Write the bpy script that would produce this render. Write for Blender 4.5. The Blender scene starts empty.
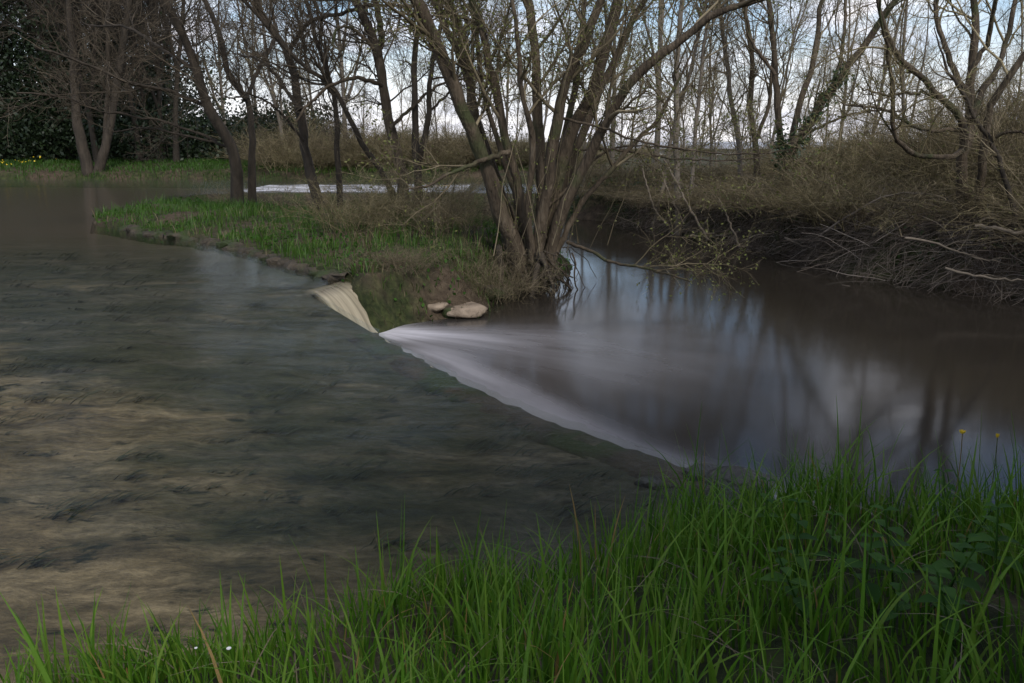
import bpy, math, random
import numpy as np
from mathutils import Vector
from mathutils.geometry import delaunay_2d_cdt

rng = np.random.default_rng(11)
random.seed(5)
R = math.radians
scene = bpy.context.scene
COL = scene.collection

# ------------------------------------------------------------------ camera
H = 1.7
F = 28.0 / 36.0 * 1024.0
PITCH = math.atan((341.5 - 140.0) / F)
cam = bpy.data.cameras.new('camera')
cam.lens = 28.0
cam.sensor_width = 36.0
cam.clip_start = 0.05
cam.clip_end = 2000.0
camo = bpy.data.objects.new('camera', cam)
camo.location = (0, 0, H)
camo.rotation_euler = (math.pi / 2 - PITCH, 0, 0)
COL.objects.link(camo)
scene.camera = camo

# ------------------------------------------------------------------ sky, sun, exposure
SUN_EL, SUN_AZ = R(44), R(155)            # azimuth from +Y towards +X
SKY_STRENGTH = 0.15
world = bpy.data.worlds.new('World')
scene.world = world
world.use_nodes = True
wn, wl = world.node_tree.nodes, world.node_tree.links
wn.clear()
w_out = wn.new('ShaderNodeOutputWorld')
w_bg = wn.new('ShaderNodeBackground')
w_bg.inputs['Strength'].default_value = SKY_STRENGTH
w_sky = wn.new('ShaderNodeTexSky')
w_sky.sky_type = 'NISHITA'
w_sky.sun_disc = False
w_sky.sun_elevation = SUN_EL
w_sky.sun_rotation = SUN_AZ
w_sky.dust_density = 0.6
w_sky.ozone_density = 2.5
w_tc = wn.new('ShaderNodeTexCoord')
w_sep = wn.new('ShaderNodeSeparateXYZ')
wl.new(w_tc.outputs['Generated'], w_sep.inputs[0])
w_add = wn.new('ShaderNodeMath'); w_add.operation = 'ADD'; w_add.inputs[1].default_value = 0.22
w_abs = wn.new('ShaderNodeMath'); w_abs.operation = 'ABSOLUTE'
wl.new(w_sep.outputs['Z'], w_abs.inputs[0]); wl.new(w_abs.outputs[0], w_add.inputs[0])
w_dx = wn.new('ShaderNodeMath'); w_dx.operation = 'DIVIDE'
w_dy = wn.new('ShaderNodeMath'); w_dy.operation = 'DIVIDE'
wl.new(w_sep.outputs['X'], w_dx.inputs[0]); wl.new(w_add.outputs[0], w_dx.inputs[1])
wl.new(w_sep.outputs['Y'], w_dy.inputs[0]); wl.new(w_add.outputs[0], w_dy.inputs[1])
w_cmb = wn.new('ShaderNodeCombineXYZ')
wl.new(w_dx.outputs[0], w_cmb.inputs[0]); wl.new(w_dy.outputs[0], w_cmb.inputs[1])
w_noise = wn.new('ShaderNodeTexNoise')
w_noise.inputs['Scale'].default_value = 1.35
w_noise.inputs['Detail'].default_value = 6.0
w_noise.inputs['Roughness'].default_value = 0.52
wl.new(w_cmb.outputs[0], w_noise.inputs['Vector'])
w_ramp = wn.new('ShaderNodeValToRGB')
w_ramp.color_ramp.elements[0].position = 0.44
w_ramp.color_ramp.elements[1].position = 0.62
wl.new(w_noise.outputs['Fac'], w_ramp.inputs[0])
w_noise2 = wn.new('ShaderNodeTexNoise')
w_noise2.inputs['Scale'].default_value = 3.0
w_noise2.inputs['Detail'].default_value = 4.0
wl.new(w_cmb.outputs[0], w_noise2.inputs['Vector'])
w_ramp2 = wn.new('ShaderNodeValToRGB')
w_ramp2.color_ramp.elements[0].position = 0.3
w_ramp2.color_ramp.elements[0].color = (0.60, 0.61, 0.72, 1)
w_ramp2.color_ramp.elements[1].position = 0.7
w_ramp2.color_ramp.elements[1].color = (1.0, 0.975, 0.985, 1)
wl.new(w_noise2.outputs['Fac'], w_ramp2.inputs[0])
w_cs = wn.new('ShaderNodeVectorMath'); w_cs.operation = 'SCALE'; w_cs.inputs['Scale'].default_value = 9.0
wl.new(w_ramp2.outputs[0], w_cs.inputs[0])
w_mix = wn.new('ShaderNodeMix'); w_mix.data_type = 'RGBA'
w_low = wn.new('ShaderNodeMapRange'); w_low.interpolation_type = 'SMOOTHSTEP'
w_low.inputs['From Min'].default_value = 0.17; w_low.inputs['From Max'].default_value = 0.0
w_low.inputs['To Min'].default_value = 0.0; w_low.inputs['To Max'].default_value = 0.95
wl.new(w_abs.outputs[0], w_low.inputs['Value'])
w_max = wn.new('ShaderNodeMath'); w_max.operation = 'MAXIMUM'
wl.new(w_ramp.outputs[0], w_max.inputs[0]); wl.new(w_low.outputs[0], w_max.inputs[1])
wl.new(w_max.outputs[0], w_mix.inputs['Factor'])
wl.new(w_sky.outputs[0], w_mix.inputs['A'])
wl.new(w_cs.outputs[0], w_mix.inputs['B'])
wl.new(w_mix.outputs['Result'], w_bg.inputs['Color'])
wl.new(w_bg.outputs[0], w_out.inputs[0])

sun = bpy.data.lights.new('sun', 'SUN')
sun.energy = 2.3
sun.angle = R(12)
sun.color = (1.0, 0.95, 0.88)
suno = bpy.data.objects.new('sun', sun)
sd = Vector((math.sin(SUN_AZ) * math.cos(SUN_EL), math.cos(SUN_AZ) * math.cos(SUN_EL), math.sin(SUN_EL)))
suno.rotation_euler = (-sd).to_track_quat('-Z', 'Y').to_euler()
suno.location = (0, 0, 30)
COL.objects.link(suno)

scene.view_settings.view_transform = 'Standard'
scene.view_settings.look = 'None'
scene.view_settings.exposure = 0.1
scene.view_settings.gamma = 1.0
scene.view_settings.use_curve_mapping = False
scene.cycles.use_denoising = True
scene.cycles.max_bounces = 8
scene.cycles.transparent_max_bounces = 12
scene.cycles.caustics_reflective = False
scene.cycles.caustics_refractive = False
scene.cycles.sample_clamp_indirect = 4.0

# ------------------------------------------------------------------ where a picture point stands in the valley
def ray(px, py):
    cx, cy = (px - 512.0) / F, (341.5 - py) / F
    return np.array([cx, math.cos(PITCH) + cy * math.sin(PITCH), -math.sin(PITCH) + cy * math.cos(PITCH)])
def at_depth(px, py, d):
    v = ray(px, py)
    return np.array([0, 0, H]) + v * (d / v[1])
def on_level(px, py, z):
    v = ray(px, py)
    return np.array([0, 0, H]) + v * ((z - H) / v[2])

# ------------------------------------------------------------------ mesh helpers
class Geo:
    """collects numpy vertices and faces of one mesh"""
    def __init__(self):
        self.v, self.f, self.n, self.a = [], [], 0, []
    def add(self, v, f, attr=None):
        v = np.asarray(v, dtype=np.float64).reshape(-1, 3)
        f = np.asarray(f, dtype=np.int64)
        self.v.append(v); self.f.append(f + self.n); self.n += len(v)
        self.a.append(np.zeros(len(v)) if attr is None else np.asarray(attr).reshape(-1))
        return self
    def mesh(self, name, smooth=True):
        me = bpy.data.meshes.new(name)
        V = np.concatenate(self.v).astype(np.float32)
        loops = np.concatenate([f.reshape(-1) for f in self.f]).astype(np.int32)
        tot = np.concatenate([np.full(len(f), f.shape[1]) for f in self.f]).astype(np.int32)
        start = (np.cumsum(tot) - tot).astype(np.int32)
        me.vertices.add(len(V)); me.vertices.foreach_set('co', V.reshape(-1))
        me.loops.add(len(loops)); me.loops.foreach_set('vertex_index', loops)
        me.polygons.add(len(tot))
        me.polygons.foreach_set('loop_start', start); me.polygons.foreach_set('loop_total', tot)
        me.polygons.foreach_set('use_smooth', np.full(len(tot), smooth))
        at = me.attributes.new('rnd', 'FLOAT', 'POINT')
        at.data.foreach_set('value', np.concatenate(self.a).astype(np.float32))
        me.update(calc_edges=True)
        return me

def link(name, geo, mat, parent=None, origin=None, smooth=True):
    """one mesh object; world-space vertices, stored relative to its origin or its parent's"""
    o_ = np.array(origin if origin is not None else ((parent['_o'] if parent is not None else (0, 0, 0))), dtype=float)
    g = geo
    g.v = [v - o_ for v in g.v]
    me = g.mesh(name, smooth)
    me.materials.append(mat)
    o = bpy.data.objects.new(name, me)
    COL.objects.link(o)
    if parent is not None:
        o.parent = parent
    else:
        o.location = o_
    return o

def tag(o, label=None, cat=None, group=None, kind=None):
    if label: o['label'] = label
    if cat: o['category'] = cat
    if group: o['group'] = group
    if kind: o['kind'] = kind
    return o

def empty(name, loc, label, cat, group=None):
    o = bpy.data.objects.new(name, None)
    o.location = loc
    o.empty_display_size = 0.2
    COL.objects.link(o)
    o['_o'] = [float(x) for x in loc]
    return tag(o, label, cat, group)

def dup(root, loc, rotz=0.0, scale=1.0, label=None):
    r = root.copy(); COL.objects.link(r)
    r.location = loc; r.rotation_euler = (0, 0, rotz); r.scale = (scale,) * 3 if not isinstance(scale, tuple) else scale
    if label: r['label'] = label
    for ch in list(root.children):
        c = ch.copy(); COL.objects.link(c); c.parent = r
    return r

def norm(a):
    return a / np.maximum(np.linalg.norm(a, axis=-1, keepdims=True), 1e-9)

def tubes(geo, P, rad, sides, attr=None):
    """P (N,K,3) centre lines, rad (N,K) radii -> N tubes"""
    P = np.asarray(P, float); rad = np.asarray(rad, float)
    N, K, _ = P.shape
    T = norm(np.gradient(P, axis=1))
    m = norm(T.mean(axis=1))
    ref = np.where(np.abs(m[:, 2:3]) > 0.75, np.array([[1.0, 0.2, 0]]), np.array([[0, 0.1, 1.0]]))
    n = norm(np.cross(T, ref[:, None, :]))
    b = np.cross(T, n)
    ang = np.arange(sides) * 2 * math.pi / sides
    ring = (P[:, :, None, :] + rad[:, :, None, None] *
            (np.cos(ang)[None, None, :, None] * n[:, :, None, :] + np.sin(ang)[None, None, :, None] * b[:, :, None, :]))
    V = ring.reshape(-1, 3)
    idx = np.arange(N * K * sides).reshape(N, K, sides)
    nx = np.roll(idx, -1, axis=2)
    f = np.stack([idx[:, :-1], nx[:, :-1], nx[:, 1:], idx[:, 1:]], axis=-1).reshape(-1, 4)
    a = np.repeat(rng.random(N), K * sides) if attr is None else np.repeat(attr, K * sides)
    geo.add(V, f, a)

def spline(pts, K):
    """Catmull-Rom through pts, K samples evenly along it"""
    p = np.asarray(pts, float)
    q = np.vstack([2 * p[0] - p[1], p, 2 * p[-1] - p[-2]])
    out = []
    for i in range(len(p) - 1):
        p0, p1, p2, p3 = q[i:i + 4]
        t = np.linspace(0, 1, 16, endpoint=False)[:, None]
        out.append(0.5 * (2 * p1 + (p2 - p0) * t + (2 * p0 - 5 * p1 + 4 * p2 - p3) * t ** 2 + (3 * p1 - p0 - 3 * p2 + p3) * t ** 3))
    out = np.vstack(out + [p[-1:]])
    s = np.concatenate([[0], np.cumsum(np.linalg.norm(np.diff(out, axis=0), axis=1))])
    u = np.linspace(0, s[-1], K)
    return np.stack([np.interp(u, s, out[:, k]) for k in range(out.shape[1])], axis=1)

def grow(P, rad, n, length, angle, K, up=0.0, wander=0.15, tmin=0.25, tmax=1.0, rmax=1.0, rmin=0.002, shrink=0.6, power=1.0, droop=0.0):
    """n child branches sprouting from the parents P (N,Kp,3)"""
    N, Kp, _ = P.shape
    seg = np.linalg.norm(np.diff(P, axis=1), axis=2).sum(axis=1)
    w = seg ** power
    pi = rng.choice(N, n, p=w / w.sum())
    t = rng.uniform(tmin, tmax, n) * (Kp - 1)
    i0 = np.minimum(t.astype(int), Kp - 2); fr = (t - i0)[:, None]
    pos = P[pi, i0] * (1 - fr) + P[pi, i0 + 1] * fr
    tan = norm(P[pi, i0 + 1] - P[pi, i0])
    r0 = rad[pi, i0] * (1 - fr[:, 0]) + rad[pi, i0 + 1] * fr[:, 0]
    perp = norm(np.cross(tan, rng.normal(size=(n, 3))))
    a = np.clip(rng.normal(angle, 0.22, n), 0.12, 1.9)[:, None]
    d = norm(np.cos(a) * tan + np.sin(a) * perp)
    L = rng.uniform(length[0], length[1], n) * (1.0 - 0.45 * (t / (Kp - 1)))
    step = (L / (K - 1))[:, None]
    out = [pos]
    for k in range(K - 1):
        d = norm(d + wander * rng.normal(size=(n, 3)) + np.array([0, 0, up - droop * k / K]))
        out.append(out[-1] + d * step)
    Q = np.stack(out, axis=1)
    rb = np.clip(r0 * shrink, rmin, rmax)
    taper = np.linspace(1, 0.3, K)[None, :]
    rr = np.maximum(rb[:, None] * taper, rmin * 0.7)
    return Q, rr

# ------------------------------------------------------------------ materials
def new_mat(name):
    m = bpy.data.materials.new(name)
    m.use_nodes = True
    nt = m.node_tree
    for nd in list(nt.nodes):
        if nd.type != 'OUTPUT_MATERIAL':
            nt.nodes.remove(nd)
    return m, nt.nodes, nt.links, nt.nodes['Material Output']

def ramp(nodes, stops):
    r = nodes.new('ShaderNodeValToRGB')
    el = r.color_ramp.elements
    while len(el) < len(stops):
        el.new(0.5)
    for e, (p, c) in zip(el, stops):
        e.position = p
        e.color = (*c, 1)
    return r

def surface_mat(name, stops, scale=3.0, stretch=(1, 1, 1), rough=0.85, bump=0.3, bump_scale=None, detail=6, spec=0.3, moss=None, lumps=0.5, coord='Object'):
    m, nd, lk, out = new_mat(name)
    bs = nd.new('ShaderNodeBsdfPrincipled')
    bs.inputs['Roughness'].default_value = rough
    bs.inputs['Specular IOR Level'].default_value = spec
    tc = nd.new('ShaderNodeTexCoord')
    mp = nd.new('ShaderNodeMapping'); mp.inputs['Scale'].default_value = stretch
    lk.new(tc.outputs[coord], mp.inputs[0])
    nz = nd.new('ShaderNodeTexNoise')
    nz.inputs['Scale'].default_value = scale; nz.inputs['Detail'].default_value = detail; nz.inputs['Roughness'].default_value = 0.62
    lk.new(mp.outputs[0], nz.inputs['Vector'])
    rp = ramp(nd, stops)
    lk.new(nz.outputs['Fac'], rp.inputs[0])
    colour = rp.outputs[0]
    if moss:
        n2 = nd.new('ShaderNodeTexNoise'); n2.inputs['Scale'].default_value = moss[2]; n2.inputs['Detail'].default_value = 5
        lk.new(tc.outputs[coord], n2.inputs['Vector'])
        r2 = ramp(nd, [(moss[1], (0, 0, 0)), (min(moss[1] + 0.12, 1), (1, 1, 1))])
        lk.new(n2.outputs['Fac'], r2.inputs[0])
        mx = nd.new('ShaderNodeMix'); mx.data_type = 'RGBA'
        lk.new(r2.outputs[0], mx.inputs['Factor']); lk.new(colour, mx.inputs['A']); mx.inputs['B'].default_value = (*moss[0], 1)
        colour = mx.outputs['Result']
    lk.new(colour, bs.inputs['Base Color'])
    if bump:
        nb = nd.new('ShaderNodeTexNoise'); nb.inputs['Scale'].default_value = bump_scale or scale * 3; nb.inputs['Detail'].default_value = 5
        lk.new(mp.outputs[0], nb.inputs['Vector'])
        bp = nd.new('ShaderNodeBump'); bp.inputs['Strength'].default_value = bump; bp.inputs['Distance'].default_value = 0.05
        lk.new(nb.outputs['Fac'], bp.inputs['Height']); lk.new(bp.outputs[0], bs.inputs['Normal'])
    lk.new(bs.outputs[0], out.inputs[0])
    return m

def twig_mat(name, stops, rough=0.8):
    """thin stems, each its own shade by its random number"""
    m, nd, lk, out = new_mat(name)
    at = nd.new('ShaderNodeAttribute'); at.attribute_name = 'rnd'
    rp = ramp(nd, stops); lk.new(at.outputs['Fac'], rp.inputs[0])
    bs = nd.new('ShaderNodeBsdfPrincipled'); bs.inputs['Roughness'].default_value = rough; bs.inputs['Specular IOR Level'].default_value = 0.25
    lk.new(rp.outputs[0], bs.inputs['Base Color']); lk.new(bs.outputs[0], out.inputs[0])
    return m

def leaf_mat(name, stops, trans=0.3, rough=0.5, spec=0.3):
    """foliage coloured by the per-leaf random number, a little light passing through"""
    m, nd, lk, out = new_mat(name)
    at = nd.new('ShaderNodeAttribute'); at.attribute_name = 'rnd'
    rp = ramp(nd, stops); lk.new(at.outputs['Fac'], rp.inputs[0])
    bs = nd.new('ShaderNodeBsdfPrincipled'); bs.inputs['Roughness'].default_value = rough
    bs.inputs['Specular IOR Level'].default_value = spec
    lk.new(rp.outputs[0], bs.inputs['Base Color'])
    tr = nd.new('ShaderNodeBsdfTranslucent'); lk.new(rp.outputs[0], tr.inputs['Color'])
    mx = nd.new('ShaderNodeMixShader'); mx.inputs[0].default_value = trans
    lk.new(bs.outputs[0], mx.inputs[1]); lk.new(tr.outputs[0], mx.inputs[2]); lk.new(mx.outputs[0], out.inputs[0])
    return m

M = {}
M['bark'] = surface_mat('bark', [(0.3, (0.036, 0.026, 0.017)), (0.55, (0.088, 0.066, 0.043)), (0.75, (0.17, 0.135, 0.095))], 9, (1, 1, 0.22), bump=1.0, bump_scale=26, moss=((0.050, 0.056, 0.022), 0.55, 1.6))
M['pale_bark'] = surface_mat('pale_bark', [(0.3, (0.095, 0.080, 0.062)), (0.7, (0.20, 0.17, 0.135))], 4, (1, 1, 0.3), bump=0.7, bump_scale=16)
M['dark_bark'] = surface_mat('dark_bark', [(0.3, (0.020, 0.016, 0.011)), (0.7, (0.068, 0.053, 0.038))], 5, (1, 1, 0.3), bump=0.8, bump_scale=18)
M['twig'] = twig_mat('twig', [(0.0, (0.060, 0.047, 0.027)), (0.6, (0.140, 0.112, 0.066)), (1.0, (0.27, 0.22, 0.14))])
M['olive_twig'] = twig_mat('olive_twig', [(0.0, (0.070, 0.058, 0.028)), (0.6, (0.18, 0.15, 0.076)), (1.0, (0.34, 0.28, 0.165))])
M['dark_twig'] = twig_mat('dark_twig', [(0.0, (0.035, 0.027, 0.018)), (0.7, (0.080, 0.063, 0.042)), (1.0, (0.15, 0.12, 0.085))])
M['brushwood'] = twig_mat('brushwood', [(0.0, (0.045, 0.034, 0.026)), (0.6, (0.13, 0.105, 0.085)), (0.9, (0.24, 0.20, 0.165)), (1.0, (0.38, 0.33, 0.28))])
M['wood_twig'] = surface_mat('wood_twig', [(0.3, (0.016, 0.013, 0.010)), (0.7, (0.045, 0.036, 0.025))], 1.0, bump=0)
M['dead_wood'] = surface_mat('dead_wood', [(0.3, (0.10, 0.082, 0.066)), (0.7, (0.22, 0.185, 0.155))], 4, (1, 1, 1), bump=0.4)
M['driftwood'] = surface_mat('driftwood', [(0.3, (0.10, 0.080, 0.058)), (0.7, (0.20, 0.165, 0.125))], 6, (1, 1, 1), bump=0.4)
M['grass'] = leaf_mat('grass', [(0.0, (0.044, 0.115, 0.009)), (0.45, (0.080, 0.190, 0.014)), (0.85, (0.145, 0.250, 0.028)), (0.97, (0.13, 0.16, 0.04)), (1.0, (0.30, 0.20, 0.07))], 0.42, 0.5, 0.2)
M['island_grass'] = leaf_mat('island_grass', [(0.0, (0.036, 0.085, 0.010)), (0.5, (0.056, 0.130, 0.015)), (0.8, (0.08, 0.14, 0.02)), (0.9, (0.14, 0.115, 0.06)), (1.0, (0.20, 0.16, 0.09))], 0.3)
M['dry_grass'] = leaf_mat('dry_grass', [(0.0, (0.10, 0.080, 0.048)), (0.6, (0.18, 0.145, 0.085)), (1.0, (0.28, 0.23, 0.15))], 0.25)
M['broad_leaf'] = leaf_mat('broad_leaf', [(0.0, (0.028, 0.080, 0.012)), (1.0, (0.060, 0.135, 0.022))], 0.3, 0.65, 0.15)
M['ivy_leaf'] = leaf_mat('ivy_leaf', [(0.0, (0.018, 0.042, 0.012)), (1.0, (0.050, 0.090, 0.024))], 0.15, 0.4, 0.4)
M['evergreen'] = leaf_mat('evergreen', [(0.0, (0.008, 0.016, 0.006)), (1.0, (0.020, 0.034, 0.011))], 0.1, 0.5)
M['bud_leaf'] = leaf_mat('bud_leaf', [(0.0, (0.09, 0.105, 0.026)), (1.0, (0.20, 0.205, 0.065))], 0.35)
M['water_weed'] = leaf_mat('water_weed', [(0.0, (0.012, 0.018, 0.010)), (0.8, (0.035, 0.045, 0.022)), (1.0, (0.11, 0.10, 0.05))], 0.1)
M['yellow'] = leaf_mat('yellow', [(0.0, (0.72, 0.48, 0.02)), (1.0, (0.80, 0.60, 0.04))], 0.2)
M['white'] = leaf_mat('white', [(0.0, (0.7, 0.7, 0.72)), (1.0, (0.8, 0.8, 0.8))], 0.2)
M['stone'] = surface_mat('stone', [(0.3, (0.12, 0.09, 0.062)), (0.7, (0.33, 0.26, 0.19))], 4, rough=0.8, bump=0.6, bump_scale=14)
M['mossy_stone'] = surface_mat('mossy_stone', [(0.3, (0.028, 0.023, 0.015)), (0.7, (0.085, 0.066, 0.044))], 5, rough=0.75, bump=0.9, bump_scale=16, moss=((0.035, 0.048, 0.014), 0.46, 2.2))
M['wet_rock'] = surface_mat('wet_rock', [(0.3, (0.018, 0.018, 0.014)), (0.7, (0.06, 0.052, 0.038))], 6, rough=0.35, bump=0.8, bump_scale=18, spec=0.5)
M['roof_metal'] = surface_mat('roof_metal', [(0.3, (0.42, 0.43, 0.47)), (0.7, (0.55, 0.56, 0.60))], 0.8, rough=0.5, bump=0)
M['wall_pale'] = surface_mat('wall_pale', [(0.3, (0.34, 0.33, 0.31)), (0.7, (0.46, 0.45, 0.42))], 0.8, bump=0)
M['teal_sheet'] = surface_mat('teal_sheet', [(0.3, (0.15, 0.30, 0.24)), (0.7, (0.22, 0.40, 0.33))], 0.6, rough=0.5, bump=0)
M['dark_opening'] = surface_mat('dark_opening', [(0.3, (0.03, 0.03, 0.03)), (0.7, (0.05, 0.05, 0.05))], 2, bump=0)

# soil of banks and island: earth with patches of green
def soil():
    m, nd, lk, out = new_mat('bank_earth')
    bs = nd.new('ShaderNodeBsdfPrincipled'); bs.inputs['Roughness'].default_value = 0.9; bs.inputs['Specular IOR Level'].default_value = 0.2
    tc = nd.new('ShaderNodeTexCoord')
    n1 = nd.new('ShaderNodeTexNoise'); n1.inputs['Scale'].default_value = 0.55; n1.inputs['Detail'].default_value = 9; n1.inputs['Roughness'].default_value = 0.65
    n2 = nd.new('ShaderNodeTexNoise'); n2.inputs['Scale'].default_value = 7; n2.inputs['Detail'].default_value = 8; n2.inputs['Roughness'].default_value = 0.7
    lk.new(tc.outputs['Object'], n1.inputs['Vector']); lk.new(tc.outputs['Object'], n2.inputs['Vector'])
    earth = ramp(nd, [(0.3, (0.030, 0.022, 0.014)), (0.55, (0.075, 0.055, 0.036)), (0.75, (0.13, 0.10, 0.065))])
    green = ramp(nd, [(0.34, (0.012, 0.018, 0.006)), (0.5, (0.032, 0.040, 0.014)), (0.68, (0.060, 0.072, 0.022))])
    lk.new(n2.outputs['Fac'], earth.inputs[0]); lk.new(n2.outputs['Fac'], green.inputs[0])
    sel = ramp(nd, [(0.42, (0, 0, 0)), (0.56, (1, 1, 1))]); lk.new(n1.outputs['Fac'], sel.inputs[0])
    mx = nd.new('ShaderNodeMix'); mx.data_type = 'RGBA'
    lk.new(sel.outputs[0], mx.inputs['Factor']); lk.new(earth.outputs[0], mx.inputs['A']); lk.new(green.outputs[0], mx.inputs['B'])
    lk.new(mx.outputs['Result'], bs.inputs['Base Color'])
    bp = nd.new('ShaderNodeBump'); bp.inputs['Strength'].default_value = 0.9; bp.inputs['Distance'].default_value = 0.05
    lk.new(n2.outputs['Fac'], bp.inputs['Height']); lk.new(bp.outputs[0], bs.inputs['Normal'])
    lk.new(bs.outputs[0], out.inputs[0])
    return m
M['earth'] = soil()

# river bed under the thin sheet of water: algae, sand and dark weed drawn out along the current
def bed():
    m, nd, lk, out = new_mat('weir_bed_algae')
    bs = nd.new('ShaderNodeBsdfPrincipled'); bs.inputs['Roughness'].default_value = 0.7; bs.inputs['Specular IOR Level'].default_value = 0.25
    tc = nd.new('ShaderNodeTexCoord')
    def noise(scale, stretch, rot, detail=6, dist=0.0, ro=0.6):
        mp = nd.new('ShaderNodeMapping'); mp.inputs['Rotation'].default_value = (0, 0, rot); mp.inputs['Scale'].default_value = stretch
        nz = nd.new('ShaderNodeTexNoise'); nz.inputs['Scale'].default_value = scale; nz.inputs['Detail'].default_value = detail
        nz.inputs['Roughness'].default_value = ro; nz.inputs['Distortion'].default_value = dist
        lk.new(tc.outputs['Object'], mp.inputs[0]); lk.new(mp.outputs[0], nz.inputs['Vector'])
        return nz.outputs['Fac']
    rot = R(-24)
    big = noise(0.55, (0.55, 1.0, 1), rot, 5)
    streak = noise(3.0, (0.34, 1.0, 1), rot, 12, 0.25, 0.70)
    clump = noise(5.6, (0.55, 1.1, 1), rot, 12, 0.2, 0.70)
    grit = noise(24, (0.6, 1, 1), rot, 10, 0.2, 0.75)
    base = ramp(nd, [(0.30, (0.019, 0.023, 0.012)), (0.46, (0.050, 0.052, 0.027)), (0.58, (0.080, 0.074, 0.050)), (0.72, (0.21, 0.17, 0.11))])
    lk.new(streak, base.inputs[0])
    tan_ = ramp(nd, [(0.32, (0.050, 0.040, 0.022)), (0.48, (0.17, 0.128, 0.072)), (0.68, (0.42, 0.325, 0.20))])
    lk.new(streak, tan_.inputs[0])
    # sand lies on the near half of the apron, weed on the far half
    sp = nd.new('ShaderNodeSeparateXYZ'); lk.new(tc.outputs['Object'], sp.inputs[0])
    comb = nd.new('ShaderNodeMath'); comb.operation = 'MULTIPLY_ADD'      # 0.55*x + y
    lk.new(sp.outputs['X'], comb.inputs[0]); comb.inputs[1].default_value = 0.75; lk.new(sp.outputs['Y'], comb.inputs[2])
    mr = nd.new('ShaderNodeMapRange'); mr.inputs['From Min'].default_value = 5.6; mr.inputs['From Max'].default_value = 0.6
    mr.inputs['To Min'].default_value = -0.16; mr.inputs['To Max'].default_value = 0.16
    lk.new(comb.outputs[0], mr.inputs['Value'])
    ad = nd.new('ShaderNodeMath'); ad.operation = 'ADD'; lk.new(big, ad.inputs[0]); lk.new(mr.outputs[0], ad.inputs[1])
    sel = ramp(nd, [(0.44, (0, 0, 0)), (0.60, (1, 1, 1))]); lk.new(ad.outputs[0], sel.inputs[0])
    mx = nd.new('ShaderNodeMix'); mx.data_type = 'RGBA'
    lk.new(sel.outputs[0], mx.inputs['Factor']); lk.new(base.outputs[0], mx.inputs['A']); lk.new(tan_.outputs[0], mx.inputs['B'])
    cl = ramp(nd, [(0.56, (0, 0, 0)), (0.63, (1, 1, 1))]); lk.new(clump, cl.inputs[0])
    mc = nd.new('ShaderNodeMix'); mc.data_type = 'RGBA'
    lk.new(cl.outputs[0], mc.inputs['Factor']); lk.new(mx.outputs['Result'], mc.inputs['A']); mc.inputs['B'].default_value = (0.020, 0.023, 0.012, 1)
    gr = nd.new('ShaderNodeMix'); gr.data_type = 'RGBA'; gr.blend_type = 'OVERLAY'; gr.inputs['Factor'].default_value = 0.6
    lk.new(mc.outputs['Result'], gr.inputs['A'])
    gc = ramp(nd, [(0.34, (0.12, 0.12, 0.12)), (0.66, (0.9, 0.9, 0.9))]); lk.new(grit, gc.inputs[0]); lk.new(gc.outputs[0], gr.inputs['B'])
    lk.new(gr.outputs['Result'], bs.inputs['Base Color'])
    deep = nd.new('ShaderNodeMapRange'); deep.inputs['From Min'].default_value = 11.0; deep.inputs['From Max'].default_value = 17.0
    lk.new(sp.outputs['Y'], deep.inputs['Value'])
    md = nd.new('ShaderNodeMix'); md.data_type = 'RGBA'
    lk.new(deep.outputs[0], md.inputs['Factor']); lk.new(gr.outputs['Result'], md.inputs['A']); md.inputs['B'].default_value = (0.10, 0.074, 0.050, 1)
    lk.new(md.outputs['Result'], bs.inputs['Base Color'])
    bp = nd.new('ShaderNodeBump'); bp.inputs['Strength'].default_value = 0.9; bp.inputs['Distance'].default_value = 0.08
    lk.new(clump, bp.inputs['Height']); lk.new(bp.outputs[0], bs.inputs['Normal'])
    lk.new(bs.outputs[0], out.inputs[0])
    return m
M['bed'] = bed()

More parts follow.
